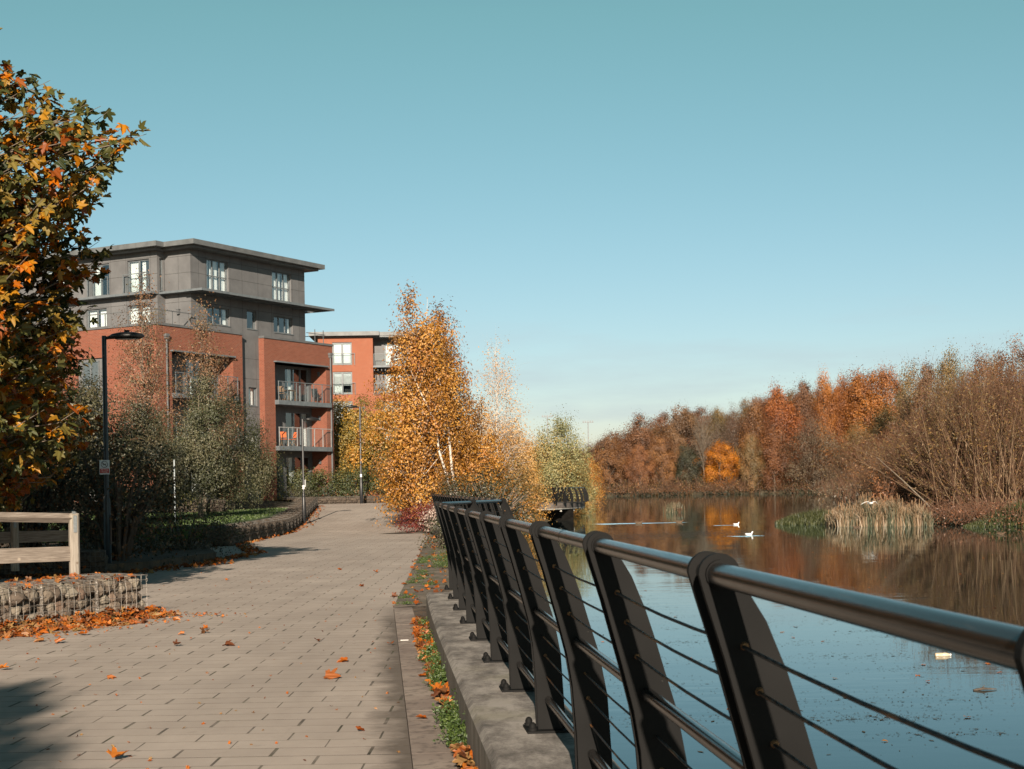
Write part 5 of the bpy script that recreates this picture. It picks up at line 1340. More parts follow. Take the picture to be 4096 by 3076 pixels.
p = W(2308, 1950, 142); tree('small_tree', 'yellow willow crown hanging over the water right of the viewing platform', (p.x, 142, -.6), bH, .62, 2.2)
p = W(2345, 1950, 170); tree('small_tree', 'low golden tree on the waterline behind the viewing platform', (p.x+.3, 172, -.8), bG, .95, 1.2)

# --- trees in front of the building
cA = tree_mesh(121, 6.4, 1.2, [(0, 2.1), (.2, 2.35), (.45, 2.0), (.7, 1.45), (.9, .7), (1, .2)], 130, 330, .10, .24, .12, M['lf_crab'], M['bark'], droop=1.5, vsig=1.2, limb=.25, noise=.5, tonevar=.3, sprays=1, asp=.5, hollow=.7)
p = W(800, 2072, 64); tree('crab_apple_tree', 'drooping grey green tree on the lawn with a single grey trunk', (p.x+.05, 64, .62), cA, .95, .5)
cB = tree_mesh(122, 6.6, .6, [(0, 1.6), (.25, 2.2), (.5, 1.9), (.75, 1.2), (1, .2)], 170, 105, .11, .29, .10, M['lf_crab'], M['bark'], droop=1.2, limb=.5, sprays=2, tonevar=.26, asp=.5)
p = W(940, 2036, 82); tree('crab_apple_tree', 'grey green tree with brown thin top standing behind the drooping tree on the lawn', (p.x, 82, .75), cB, .74, 1.5, sz=1.05)
p = W(1010, 2000, 92.5); tree('small_tree', 'dark green shrubby tree against the brick pillar of the building', (p.x, 93, 1.0), tree_mesh(123, 4.2, .2, [(0, 1.6), (.4, 1.7), (.8, .9), (1, .2)], 200, 60, .12, .34, .08, M['lf_hedge'], M['bark_dark'], limb=.2), 1.0, 0)
sA = tree_mesh(124, 11.2, 2.6, [(0, 1.2), (.25, 1.5), (.55, 1.1), (.8, .7), (1, .1)], 210, 46, .10, .27, .075, M['lf_sparse'], M['bark'], limb=.8, sprays=2, stems=2, stemspread=.55, limbr=.3, hollow=.3, tonevar=.25)
p = W(572, 1990, 72); tree('birch_tree', 'tall thin birch with sparse brown leaves before the left brick face', (p.x, 72, .8), sA, 1.0, .2)
sB = tree_mesh(125, 10.2, 2.4, [(0, 1.4), (.25, 1.7), (.55, 1.3), (.8, .7), (1, .1)], 230, 46, .10, .27, .07, M['lf_sparse'], M['bark'], limb=.8, sprays=2, stems=2, stemspread=.6, limbr=.3, hollow=.3, tonevar=.25)
p = W(815, 2000, 74); tree('birch_tree', 'thin brown leaved birch rising in front of the balconies of the left brick block', (p.x, 74, .8), sB, 1.0, 2.7)
cC = tree_mesh(126, 6.2, .8, [(0, 2.0), (.25, 2.6), (.55, 2.2), (.8, 1.3), (1, .3)], 100, 230, .11, .28, .12, M['lf_olive'], M['bark'], limb=.4, sprays=2, tonevar=.25)
p = W(572, 1990, 58); tree('small_tree', 'dark olive tree left of the drooping tree with a pale trunk showing below', (p.x-.1, 58, .6), cC, .72, .0)
p = W(400, 1990, 52); tree('small_tree', 'dark olive tree standing behind the left lamp post', (p.x-.5, 52, .5), cC, .82, 2.0)
p = W(190, 1990, 46); tree('small_tree', 'dark tree at the left edge behind the plane tree', (p.x-.6, 46, .5), cC, 1.0, 4.0)

# --- shrubs: leaf shells with twigs inside
def shrub_mesh(seed, rx, ry, h, n, ls, leaf, bark, flatten=.75, lump=.22, twigs=18, tonevar=.2, z0=0.0, box=0.0):
    global rng
    keep = rng; rng = np.random.default_rng(seed); cr = MB(); tk = MB()
    ncl = max(20, n//45); ph = rng.uniform(0, 6.28, 5)
    for i in range(ncl):
        th = rng.uniform(0, 6.28); u = rng.random(); el = math.asin(u**.8)
        q = (abs(math.cos(th))**4+abs(math.sin(th))**4)**(-.25) if box else 1
        rr = (rng.uniform(.80, 1.0) if rng.random() < .8 else rng.uniform(.3, .8))*(1+lump*(math.sin(3*th+ph[0])*.5+math.sin(5*th+ph[1]+2*el)*.4+rng.normal()*.3))
        ce = math.cos(el)**(.5 if box else .8)
        c = np.array((rx*rr*q*ce*math.cos(th), ry*rr*q*ce*math.sin(th), z0+h*min(1.08, rr)*(math.sin(el)**(.6 if box else .85))))
        g = rng.normal(size=(int(45*rng.uniform(.5, 1.5)), 3))*np.array((rx*.11+.05, ry*.11+.05, h*.10+.03))
        pp_ = c+g; pp_[:, 2] = np.maximum(pp_[:, 2], .02)
        gn = g/np.maximum(np.linalg.norm(g, axis=1, keepdims=True), 1e-6); leaf_quads(cr, pp_, ls, .5+rng.normal()*tonevar+rng.normal(size=len(g))*.10, nrm=gn*.8+np.array((math.cos(th)*ce, math.sin(th)*ce, math.sin(el)+.2))*.8)
    for i in range(twigs):
        th = rng.uniform(0, 6.28); r = rng.uniform(.3, .95); e = np.array((rx*r*math.cos(th), ry*r*math.sin(th), h*rng.uniform(.5, 1.02)*math.sqrt(max(.05, 1-r*r*.6))))
        tk.tube([(e[0]*.15, e[1]*.15, 0), e*.5+np.array((0, 0, .1*h)), e], [.022*h, .014*h, .004*h], 4, cap=False)
    out = tk.data('stems', bark, True), cr.data('foliage', leaf); rng = keep; return out
def shrub(name, label, loc, meshes, s=(1, 1, 1), rz=0, group=None, cat='shrub'):
    t = thing(name, label, cat, loc, rz, group); t.scale = s if isinstance(s, tuple) else (s, s, s)
    link('stems', meshes[0], t); link('foliage', meshes[1], t); return t
p = W(1688, 2100, 59); redm = shrub_mesh(201, .98, .9, 1.12, 5200, .06, M['lf_red'], M['bark_dark'], tonevar=.25, box=1)
shrub('red_shrub', 'dense dark red shrub at the end of the railing beside the path', (p.x+.05, 59.5, gz(59)), redm)
wm_ = shrub_mesh(202, .42, .4, 1.0, 420, .085, M['lf_white'], M['bark_dark'])
p = W(1728, 2080, 57); shrub('pale_shrub', 'thin shrub with pale pinkish leaves at the right edge of the red shrub', (p.x, 57.5, .1), wm_)
p = W(1745, 2120, 45); shrub('weed_clump', 'dark green weeds beside the end of the railing', (p.x+.2, 43, .0), shrub_mesh(203, .5, .9, .75, 1500, .06, M['lf_olive'], M['bark_dark']))
# hedge below the building
hm = shrub_mesh(204, 1.7, 1.1, 1.75, 5200, .10, M['lf_hedge'], M['bark_dark'], box=1, lump=.12, tonevar=.2)
for k, (sx, lab) in enumerate(((1110, 'hedge bush below the ground floor of the brick building, the left end one'), (1215, 'hedge bush behind the lamp by the gabion wall'), (1320, 'hedge bush below the brick corner of the building'), (1425, 'dark green hedge bush right behind the far lamp'), (1530, 'hedge bush at the right end of the hedge, close to the birches'))):
    p = W(sx, 1950, 97); shrub('hedge_bush', lab, (p.x, 97, 1.18), hm, (1, 1, 1.0+.05*(k % 2)), k*1.3, 'bushes of the hedge', 'hedge')
for k, (sx, sy, Y, z, s, lab) in enumerate(((1200, 1980, 95.6, 1.2, .85, 'low rounded grey green bush in front of the hedge'), (665, 2020, 75, .75, 1.15, 'lime green rounded bush behind the short lawn gabion'), (560, 2020, 79, .75, 1.2, 'lime green spreading bush left of the rounded lime one'))):
    p = W(sx, sy, Y); shrub('rounded_bush', lab, (p.x, Y, z), shrub_mesh(210+k, 1.6, 1.0, 1.1, 3600, .07, M['lf_lime'] if k else M['lf_crab'], M['bark_dark'], lump=.08), s)
p = W(760, 2000, 88); shrub('orange_bush', 'orange leaved bush glowing behind the grey trunk on the lawn', (p.x, 92.5, 1.2), shrub_mesh(214, 2.4, 1.0, 1.5, 2600, .12, M['lf_yellow'], M['bark_dark']))
p = W(500, 2000, 84); shrub('orange_bush', 'orange bush further left below the brick face', (p.x, 88, 1.0), shrub_mesh(215, 2.4, 1.0, 1.9, 2400, .12, M['lf_birch'], M['bark_dark']))
p = W(1620, 2000, 82); shrub('dark_bush', 'dark evergreen bush between the hedge and the birches', (p.x, 80, .6), shrub_mesh(216, 1.0, .9, 1.9, 2600, .09, M['lf_hedge'], M['bark_dark']))
# dark bushes in the shade of the plane trees
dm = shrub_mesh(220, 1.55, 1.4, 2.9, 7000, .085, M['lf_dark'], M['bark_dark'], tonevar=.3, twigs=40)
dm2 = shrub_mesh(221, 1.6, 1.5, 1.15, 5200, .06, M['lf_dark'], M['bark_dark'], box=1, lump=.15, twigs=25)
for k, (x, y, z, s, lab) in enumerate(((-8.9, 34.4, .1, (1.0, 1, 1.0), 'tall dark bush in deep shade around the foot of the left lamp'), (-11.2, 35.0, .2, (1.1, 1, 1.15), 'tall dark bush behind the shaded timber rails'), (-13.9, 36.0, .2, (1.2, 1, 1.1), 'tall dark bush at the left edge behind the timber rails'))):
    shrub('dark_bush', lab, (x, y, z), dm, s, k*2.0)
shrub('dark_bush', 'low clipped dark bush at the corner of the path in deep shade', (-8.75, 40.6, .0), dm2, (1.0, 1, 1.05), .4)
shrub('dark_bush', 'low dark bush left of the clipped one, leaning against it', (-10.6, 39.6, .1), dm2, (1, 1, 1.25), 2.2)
# bushes by the water behind the railing
om = shrub_mesh(230, 2.0, 1.8, 2.9, 3400, .15, M['lf_olive_brown'], M['twig_grey'], lump=.35, twigs=46, tonevar=.28)
om2 = shrub_mesh(231, 1.9, 1.8, 2.7, 3800, .12, M['lf_olive'], M['twig_grey'], lump=.35, twigs=46, tonevar=.28)
om3 = shrub_mesh(232, 1.8, 1.8, 2.6, 4200, .09, M['lf_birch'], M['twig_grey'], lump=.35, twigs=40, tonevar=.28)
for sx, Y, z, me, s, lab in ((1850, 61, .0, om2, .78, 'olive bush behind the bay of railing right of the birch stems'), (1960, 60, -.2, om2, .9, 'tall olive bush with long leaves above the end of the railing bay'), (1998, 64, -.6, om3, .92, 'rust orange bush on the bank right of the railing bay'),
                           (2035, 74, -.8, om, .98, 'brown and olive bush overhanging the water'), (2080, 86, -.85, om3, .66, 'low orange bush at the waterline left of the platform'), (1975, 84, -.4, om, 1.2, 'olive brown bush behind the rust orange one'), (1900, 78, .0, om3, 1.2, 'golden bush between the birches and the bank')):
    p = W(sx, 1950, Y); shrub('bank_bush', lab, (p.x, Y, z), me, s, Y)

# ------------------------------------------------------------------ far wood
FZ = lambda X, Y: farz(X, max(0, Y-fary(X)))
K = {}
K['round'] = lambda lf, sd: tree_mesh(sd, 10, 1.0, [(0, 2.2), (.25, 3.4), (.55, 3.5), (.8, 2.4), (1, .5)], 120, 220, .165, .44, .20, M[lf], M['bark_dark'], limb=.35, tonevar=.3, noise=.42, limbr=.3, hollow=.7)
K['tall'] = lambda lf, sd: tree_mesh(sd, 10, .8, [(0, 1.1), (.2, 1.6), (.45, 1.8), (.7, 1.5), (.88, .95), (1, .3)], 120, 210, .135, .34, .12, M[lf], M['bark'], droop=1.1, vsig=1.5, limb=.3, tonevar=.3, noise=.5, hollow=.65)
K['twiggy'] = lambda lf, sd: tree_mesh(sd, 10, .6, [(0, 2.4), (.3, 3.4), (.6, 3.2), (.85, 1.8), (1, .4)], 240, 70, .135, .48, .16, M[lf], M['twig_brown'], limb=.7, sprays=2, tonevar=.22, limbr=.32)
PR = {}
def proto(kind, lf, sd=0):
    k = (kind, lf, sd)
    if k not in PR: PR[k] = K[kind](lf, 300+len(PR))
    return PR[k]
W0 = {'round': 7.0, 'tall': 3.6, 'twiggy': 6.8}
def far_tree(name, label, sx, sytop, wpx, Y, kind, lf, sd=0, group=None, gzf=FZ):
    base = W(sx, 1950, Y); zb = gzf(base.x, Y)-.2; top = W(sx, sytop, Y).z; s = wpx*Y/FPX/W0[kind]
    return tree(name, label, (base.x, Y, zb), proto(kind, lf, sd), s, rng.uniform(0, 6.28), group, sz=(top-zb)/10)
def z6(X, Y): return 2300+X/1.2316, 1300+Y/1.2316
def ft(name, label, X, Yt, w, Y, kind, lf, sd=0, group=None):
    w = w*(1.25 if kind == 'tall' else 1.05); x, y = z6(X, Yt); return far_tree(name, label, x, y, w/1.2316, Y, kind, lf, sd, group)
ft('oak_tree', 'rust brown rounded tree at the left end of the far bank', 165, 545, 190, 408, 'round', 'lf_rust')
ft('oak_tree', 'broad brown tree with high domed top left of the bare pale tree', 330, 448, 260, 425, 'round', 'lf_brown')
ft('maple_tree', 'tan orange rounded tree standing at the waterline of the far bank', 318, 588, 120, 404, 'round', 'lf_rust', 1)
ft('oak_tree', 'dark brown tree with the tallest rounded top left of the bare pale tree', 515, 396, 190, 428, 'round', 'lf_brown', 1)
ft('oak_tree', 'layered rust brown tree right of the tan waterline tree', 430, 540, 150, 407, 'round', 'lf_rust')
ft('oak_tree', 'grey green tree below the bare pale tree', 560, 585, 150, 405, 'round', 'lf_olive')
ft('poplar_tree', 'dark thin topped trees right of the bare pale tree', 705, 412, 95, 432, 'tall', 'lf_olive_brown')
ft('oak_tree', 'grey brown twiggy tree above the bright orange maple', 790, 400, 170, 425, 'twiggy', 'lf_greybrown')
ft('oak_tree', 'grey brown twiggy tree behind the bright orange maple', 700, 470, 170, 420, 'twiggy', 'lf_greybrown')
ft('maple_tree', 'bright orange rounded maple mirrored in the water', 717, 582, 182, 403.5, 'round', 'lf_orange')
ft('birch_tree', 'pale orange birch right above the maple, its top thin against the sky', 885, 350, 110, 418, 'tall', 'lf_rust')
ft('birch_tree', 'bright rust birch with full hanging foliage in the middle of the far bank', 1020, 300, 150, 412, 'tall', 'lf_rust_bright')
ft('birch_tree', 'lower rust birch in front of the full hanging one, close to the water', 985, 470, 130, 406, 'tall', 'lf_rust')
ft('birch_tree', 'olive green tree between maple and rust birches', 870, 540, 120, 405, 'round', 'lf_olive_brown')
ft('birch_tree', 'brownish birch behind the full rust birch', 1130, 278, 110, 428, 'tall', 'lf_brown')
ft('birch_tree', 'pointed rust birch, first of the high orange row', 1235, 236, 105, 430, 'tall', 'lf_rust_bright')
ft('birch_tree', 'rust birch in the high orange row, second from the left', 1320, 250, 110, 432, 'tall', 'lf_rust_bright')
ft('birch_tree', 'deep orange birch in the high row, broadest of them', 1430, 205, 170, 428, 'tall', 'lf_rust_bright', 1)
ft('birch_tree', 'red orange birch at the right end of the high row', 1545, 190, 150, 430, 'tall', 'lf_rust_bright', 1)
ft('oak_tree', 'big rounded grey brown leafless looking tree in front of the high orange row', 1180, 462, 300, 404, 'twiggy', 'lf_greybrown')
ft('oak_tree', 'rounded grey brown tree right of the biggest grey brown one', 1400, 470, 220, 408, 'twiggy', 'lf_olive_brown')
# right bank trees, nearer
RG = lambda X, Y: rbz(X, Y)
def rt(name, label, X, Yt, w, Y, kind, lf, sd=0, group=None):
    w = w*1.3; x, y = z6(X, Yt); return far_tree(name, label, x, y, w/1.2316, Y, kind, lf, sd, group, RG)
rt('birch_tree', 'olive brown birch right of the red orange one', 1660, 192, 130, 255, 'tall', 'lf_olive_brown')
rt('birch_tree', 'rust tinted thin topped tree in the wood above the reeds', 1740, 190, 120, 240, 'tall', 'lf_brown')
rt('birch_tree', 'olive pointed tree rising highest above the willow scrub', 1855, 118, 125, 215, 'tall', 'lf_olive_brown', 1)
rt('birch_tree', 'rust brown birch right of the olive pointed tree', 1985, 132, 150, 205, 'tall', 'lf_rust')
rt('birch_tree', 'dull olive tree second from the right edge of the photo', 2075, 160, 120, 210, 'tall', 'lf_olive_brown')
rt('birch_tree', 'tall brown birch at the right edge of the photo', 2170, 90, 170, 190, 'tall', 'lf_brown', 1)
rt('birch_tree', 'brown tree just beyond the right edge of the photo', 2300, 60, 170, 185, 'tall', 'lf_brown', 1)
rt('oak_tree', 'brown twiggy tree low behind the willow scrub at the left', 1560, 470, 240, 300, 'twiggy', 'lf_brown')
rt('oak_tree', 'brown twiggy tree low behind the middle of the willow scrub', 1760, 420, 300, 230, 'twiggy', 'lf_greybrown')
rt('oak_tree', 'brown twiggy tree behind the right part of the willow scrub', 1980, 400, 300, 190, 'twiggy', 'lf_brown')
rt('oak_tree', 'brown twiggy tree behind the willow scrub at the right edge', 2180, 380, 300, 175, 'twiggy', 'lf_greybrown')
# bare pale tree
bare = tree_mesh(140, 10, 3.0, [(0, .9), (.4, 2.2), (.8, 2.0), (1, .8)], 120, 3, .2, .4, .12, M['lf_greybrown'], M['bark'], limb=1.0, sprays=5, limbr=.45)
x, y = z6(635, 402); p = W(x, 1950, 402.5); top = W(x, y, 402.5).z; tree('bare_tree', 'leafless pale tree with fine upright branches on the far bank', (p.x, 402.5, FZ(p.x, 402.5)-.2), bare, 1.35, .5, sz=(top-.2)/10)

# the rest of the wood, one mass: copies of crowns merged
def wood_mass(name, specs, gzf):
    """specs: (kind, leaf, list of (X, Y, height, width))"""
    mb = MB(); mats = []
    for kind, lf, pl in specs:
        tk, cr = proto(kind, lf); base = len(mats); mats += [tk.materials[0], cr.materials[0]]
        for me, mi in ((tk, base), (cr, base+1)):
            v = np.empty(len(me.vertices)*3, np.float32); me.vertices.foreach_get('co', v); v = v.reshape(-1, 3)
            n = len(me.polygons); ls = np.empty(n, np.int32); me.polygons.foreach_get('loop_total', ls)
            lv = np.empty(len(me.loops), np.int32); me.loops.foreach_get('vertex_index', lv)
            tn = np.empty(n, np.float32); me.attributes['tone'].data.foreach_get('value', tn)
            q = ls == 4; st = np.concatenate([[0], np.cumsum(ls)[:-1]]); f = lv[st[q][:, None]+np.arange(4)[None, :]]
            for X, Y, h, w in pl:
                a = (X*7.1+Y*3.3) % 6.28; c, s = math.cos(a), math.sin(a); k = w/W0[kind]
                vv = v @ np.array([[c*k, s*k, 0], [-s*k, c*k, 0], [0, 0, h/10]])+np.array((X, Y, gzf(X, Y)-.3))
                mb.add(vv, f, mi, np.clip(tn[q]+.25*math.sin(X*5+Y*2.7), 0, 1))
    return tag(mb.build(name, mats), kind='stuff')
def topz_far(X, Y):
    return 0
def scatter(n, x0, x1, y0, y1, hf, wf):
    out = []
    for i in range(n):
        X = x0+(x1-x0)*(i+rng.uniform(.1, .9))/n; Y = rng.uniform(y0, y1); out.append((X, Y, hf(X)*rng.uniform(.82, 1.05), wf*rng.uniform(.8, 1.25)))
    return out
hfar = lambda X: np.interp(X, [-40, 10, 25, 33, 45, 60, 75, 90, 120, 200], [10, 11, 12.5, 15, 15, 14, 14, 16, 16, 16])
wood_mass('far_wood', [('round', 'lf_brown', scatter(18, -60, 62, 436, 470, hfar, 12)), ('twiggy', 'lf_greybrown', scatter(22, 0, 110, 432, 462, hfar, 11)), ('tall', 'lf_rust', scatter(14, 55, 112, 440, 470, hfar, 7)),
                       ('tall', 'lf_olive_brown', scatter(10, 40, 116, 438, 466, hfar, 7)), ('twiggy', 'lf_brown', scatter(14, -60, 30, 480, 560, lambda X: 11, 12))], FZ)
hr = lambda X: 9.0
wood_mass('right_wood', [('twiggy', 'lf_brown', [(rbx(y)+rng.uniform(6, 30), y, rng.uniform(5, 8), rng.uniform(6, 9)) for y in np.arange(130, 400, 9)]),
                         ('tall', 'lf_brown', [(rbx(y)+rng.uniform(15, 45), y, rng.uniform(9, 13), rng.uniform(4, 6)) for y in np.arange(150, 400, 10)]), ('tall', 'lf_olive_brown', [(WX(sx, 270), 270+rng.uniform(-15, 15), rng.uniform(13, 16), rng.uniform(6, 9)) for sx in np.arange(3560, 4300, 45)]), ('round', 'lf_brown', [(WX(sx, 230), 230+rng.uniform(-15, 15), rng.uniform(8, 11), rng.uniform(8, 11)) for sx in np.arange(3520, 4300, 60)]),
                         ('twiggy', 'lf_greybrown', [(rbx(y)+rng.uniform(2, 8), y, rng.uniform(3, 5), rng.uniform(4, 7)) for y in np.arange(112, 400, 9)])], RG)
# undergrowth along the far waterline
def undergrowth(name, pts, n, hgt, ls, lf, spread):
    mb = MB(); pts = np.array(pts); 
    i = rng.integers(0, len(pts), n//30)
    for k in i:
        c = pts[k]+rng.normal(size=3)*np.array((spread, spread*.6, 0)); h = hgt*rng.uniform(.4, 1.2); m = 30
        g = rng.normal(size=(m, 3))*np.array((h*.55, h*.4, 0)); g[:, 2] = h*np.abs(rng.normal(size=m))*.55
        leaf_quads(mb, c+g, ls, rng.uniform(-.2, .8)+rng.normal(size=m)*.15)
        for q in range(3):
            e = c+np.array((rng.normal()*h*.5, rng.normal()*h*.3, h*rng.uniform(.8, 1.5))); mb.tube([c, (c+e)/2+rng.normal(size=3)*.1*h, e], [.05*ls*4, .03*ls*4, .01*ls*4], 3, 1, cap=False)
    return tag(mb.build(name, [M[lf], M['twig_brown']]), kind='stuff')
shore = [(X, fary(X)+1.5, .0) for X in np.arange(0, 88, 1.0)]
undergrowth('far_undergrowth', shore, 9000, 2.6, .34, 'lf_brown', 1.5); undergrowth('far_undergrowth', [(x, y+2, .4) for x, y, z in shore], 5000, 3.4, .36, 'lf_olive_brown', 2.0); undergrowth('far_undergrowth', [(x, y-1.6, -.75) for x, y, z in shore], 7000, 1.3, .3, 'lf_dark', .8)
undergrowth('right_undergrowth', [(rbx(y)+1.5, y, -.2) for y in np.arange(100, 400, 1.5)], 9000, 2.2, .24, 'lf_greybrown', 1.8)

undergrowth('right_undergrowth', [(rbx(y)+.3+q, y, -.75) for y in np.arange(80, 112, .5) for q in (0, 1.2, 2.6)], 15000, 1.0, .13, 'lf_brown', .5)
undergrowth('right_undergrowth', [(rbx(y)+q, y, -.78) for y in np.arange(80, 112, .5) for q in (-.3, .5)], 6000, .5, .10, 'lf_dark', .3)
# ------------------------------------------------------------------ willow scrub on the right: fans of bare stems
def scrub(name, label, base, n, reach, height, leanx, seed, spread=1.6, twig=6, r=.045, mats=('twig_tan', 'twig_brown'), leaves=0, lf='lf_olive_brown', pale=.35):
    global rng
    keep = rng; rng = np.random.default_rng(seed); a = MB(); b = a if seed >= 450 else MB(); lfm = MB()
    for i in range(n):
        ang = rng.normal()*.55+leanx; dep = rng.normal()*.45; h = height*rng.uniform(.5, 1.05)*math.cos(min(1.2, abs(ang))*.8)
        b0 = np.array((rng.normal()*spread, rng.normal()*spread*.8, 0)); e = b0+np.array((math.tan(max(-1.25, min(1.1, ang)))*h*.55, dep*h*.35, h))
        m = b0*.45+e*.55+np.array((0, 0, h*.10))+rng.normal(size=3)*h*.035
        P_ = [b0, b0*.7+m*.3+rng.normal(size=3)*h*.01, m, m*.45+e*.55+rng.normal(size=3)*h*.02, e]
        rr = r*rng.uniform(.5, 1.25); a.tube(P_, [rr, rr*.85, rr*.6, rr*.35, rr*.1], 4, 0 if rng.random() < pale else 1, cap=False)
        for q in range(twig):
            t = rng.uniform(.25, .97); s = (b0*(1-t)+m*t) if t < .5 else (m*(1-t)*2+e*(2*t-1))
            dd = (e-b0)*rng.uniform(.10, .25)+rng.normal(size=3)*h*np.array((.07, .06, .04))+np.array((0, 0, h*.05))
            b.tube([s, s+dd*.5+rng.normal(size=3)*h*.008, s+dd], [rr*.28, rr*.2, rr*.07], 3, cap=False)
            if leaves:
                nn = rng.poisson(leaves)
                if nn: leaf_quads(lfm, s+dd*rng.random((nn, 1))+rng.normal(size=(nn, 3))*.12, .17, rng.random(nn), asp=.35)
    t = thing(name, label, 'shrub', base); link('stems', a.data('stems', [M[mats[0]], M[mats[1]]], True), t); (b is a) or link('twigs', b.data('twigs', M[mats[1]]), t)
    if leaves: link('foliage', lfm.data('foliage', M[lf]), t)
    rng = keep; return t
def zb(X): return 2300+X/1.2316
S = [(1985, 86, 95, 150, 10.8, -.35, 'big willow scrub with long pale stems fanning up to the left behind the green bank', 10),
     (2140, 88, 97, 130, 11.6, -.1, 'willow scrub of upright brown stems at the right edge', 10),
     (1830, 0, 103, 120, 8.2, -.6, 'reddish willow scrub leaning low to the left behind the reeds', 10),
     (1700, 0, 112, 110, 7.6, -.35, 'brown willow scrub behind the left part of the reeds', 9),
     (1560, 0, 125, 100, 7.0, -.25, 'brown fine twigged scrub at the left end of the willows', 9),
     (2290, 0, 97, 110, 11.8, .0, 'willow scrub just beyond the right edge of the photo', 8),
     (2060, 0, 106, 120, 11.0, -.15, 'brown willow scrub behind the long pale stems', 9)]
for k, (X, _, Y, n, h, ln, lab, tw) in enumerate(S):
    p = W(zb(X), 1950, Y); scrub('willow_scrub', lab, (p.x, Y, rbz(p.x, Y)-.05), int(n*1.9), 0, h*.76, ln, 400+k, 1.3, tw+5, .021 if k not in (0,) else .033, leaves=3.0 if k != 2 else 1.5, lf=('lf_olive_brown', 'lf_brown', 'lf_rust', 'lf_brown', 'lf_olive_brown', 'lf_brown', 'lf_olive_brown')[k], pale=.3 if k == 0 else .12)
p = W(zb(1975), 1950, 94); scrub('willow_scrub', 'few long pale willow stems fanning to the left in front of the brown scrub', (p.x, 94, rbz(p.x, 94)-.05), 22, 0, 8.6, -.42, 450, .8, 5, .026, leaves=1.0, lf='lf_olive_brown', pale=1.0)
p = W(zb(2110), 1950, 93); scrub('willow_scrub', 'few pale upright willow stems near the right edge in front of the brown scrub', (p.x, 93, rbz(p.x, 93)-.05), 14, 0, 8.8, -.2, 451, 1.0, 5, .022, leaves=1.0, lf='lf_olive_brown', pale=1.0)
# the leaning dead stem
p0 = W(zb(1800), 1300+958/1.2316, 92); p1 = W(zb(1485), 1300+650/1.2316, 93); mb = MB(); mid = (p0+p1)/2+Vector((-.3, 0, .45))
mb.tube([(0, 0, 0), tuple((p0*.6+mid*.4)-p0+Vector((0, 0, .1))), tuple(mid-p0), tuple(p1-p0)], [.06, .05, .038, .015], 7)
tag(mb.build('leaning_trunk', M['bark'], loc=p0), 'dead grey brown trunk leaning left out of the willow scrub above the reeds', 'fallen trunk')

# ------------------------------------------------------------------ reeds and bank grass
def blades(mb, P, h, w, tone, lean=.2, mat=0, bend=.25):
    P = np.asarray(P); n = len(P); h = np.broadcast_to(h, (n,)); a = rng.uniform(0, 6.28, n); l = rng.normal(size=(n, 2))*lean
    W_ = np.stack([np.cos(a), np.sin(a), np.zeros(n)], 1)*(w*rng.uniform(.6, 1.3, n))[:, None]*.5
    m = P+np.stack([l[:, 0]*h*.35, l[:, 1]*h*.35, h*.58], 1); e = P+np.stack([l[:, 0]*h*(1+bend), l[:, 1]*h*(1+bend), h*(1-np.abs(l).sum(1)*.35)], 1)
    v = np.stack([P-W_, P+W_, m+W_*.8, m-W_*.8, e], 1).reshape(-1, 3); o = (np.arange(n)*5)[:, None]
    mb.add(v, o+np.array([0, 1, 2, 3]), mat, np.clip(tone, 0, 1)); F, mt, tn = mb.F[-1]
    mb.F.append((F[:, :1]*0+(mb.n-5*n)+o+np.array([3, 2, 4]), mat, tn))
def z7(X, Y): return 3100+X/2.2209, 1900+Y/2.2209
rl, rr_ = G(*z7(575, 460), -.8), G(*z7(1400, 455), -.8)
mb = MB(); n = 7200
u = rng.random(n); P = np.stack([rl.x+(rr_.x-rl.x)*u+rng.normal(size=n)*.1, rl.y+(rr_.y-rl.y)*u+np.abs(rng.normal(size=n))*1.6, np.full(n, -.85)], 1)
hh = (.85+.85*np.sin(np.clip(u, 0, 1)*math.pi)**.6)*rng.uniform(.55, 1.15, n)*(.82+.18*np.sin(u*23))
cl = .5+.5*np.sin(u*31)+rng.normal(size=n)*.2
blades(mb, P, hh, .045, np.clip(.30+.45*(cl > .45)+rng.normal(size=n)*.22, 0, 1), .22)
k = rng.random(n) < .05
for q, h_ in zip(P[k], hh[k]):
    e = q+np.array((rng.normal()*.12, 0, h_*1.08)); mb.tube([q, e], [.008, .006], 3, tone=.7, cap=False); mb.tube([e-np.array((0, 0, .22)), e-np.array((0, 0, .02))], [.022, .022], 5, tone=.95)
tag(mb.build('reed_bed', M['reed']), kind='stuff')
def grass_mass(name, cx, cy, rx, ry, z, n, h, w, mat, lean=.35, hz=None):
    mb = MB(); a = rng.uniform(0, 6.28, n); r = np.sqrt(rng.random(n)); X = cx+rx*r*np.cos(a); Y = cy+ry*r*np.sin(a)
    hh = h*rng.uniform(.5, 1.2, n)*(1.1-r*.75); blades(mb, np.stack([X, Y, np.full(n, z)+(.35*h*(1-r**2))], 1), hh, w, rng.random(n), lean); return tag(mb.build(name, mat), kind='stuff')
g1 = G(*z7(330, 440), -.8); g2 = G(*z7(2000, 460), -.8); g0 = G(*z7(200, 430), -.8)
grass_mass('bank_grass', (g1.x+.6), g1.y+1.3, 2.6, 1.6, -.82, 9000, .75, .03, M['bankgrass']); grass_mass('bank_grass', g0.x+.6, g0.y+.9, 1.8, .9, -.82, 4200, .40, .03, M['bankgrass'])
grass_mass('bank_grass', g2.x+2.2, g2.y+1.8, 2.9, 2.2, -.82, 14000, 1.1, .034, M['bankgrass']); grass_mass('bank_grass', G(*z7(1780, 450), -.8).x+.3, g2.y+1.0, 1.5, .7, -.82, 2200, .4, .03, M['bankgrass'])
gt = onw(2690, 2050); t = thing('reed_tuft', 'small tuft of reeds standing alone in the open water', 'reeds', (gt.x, gt.y, -.82))
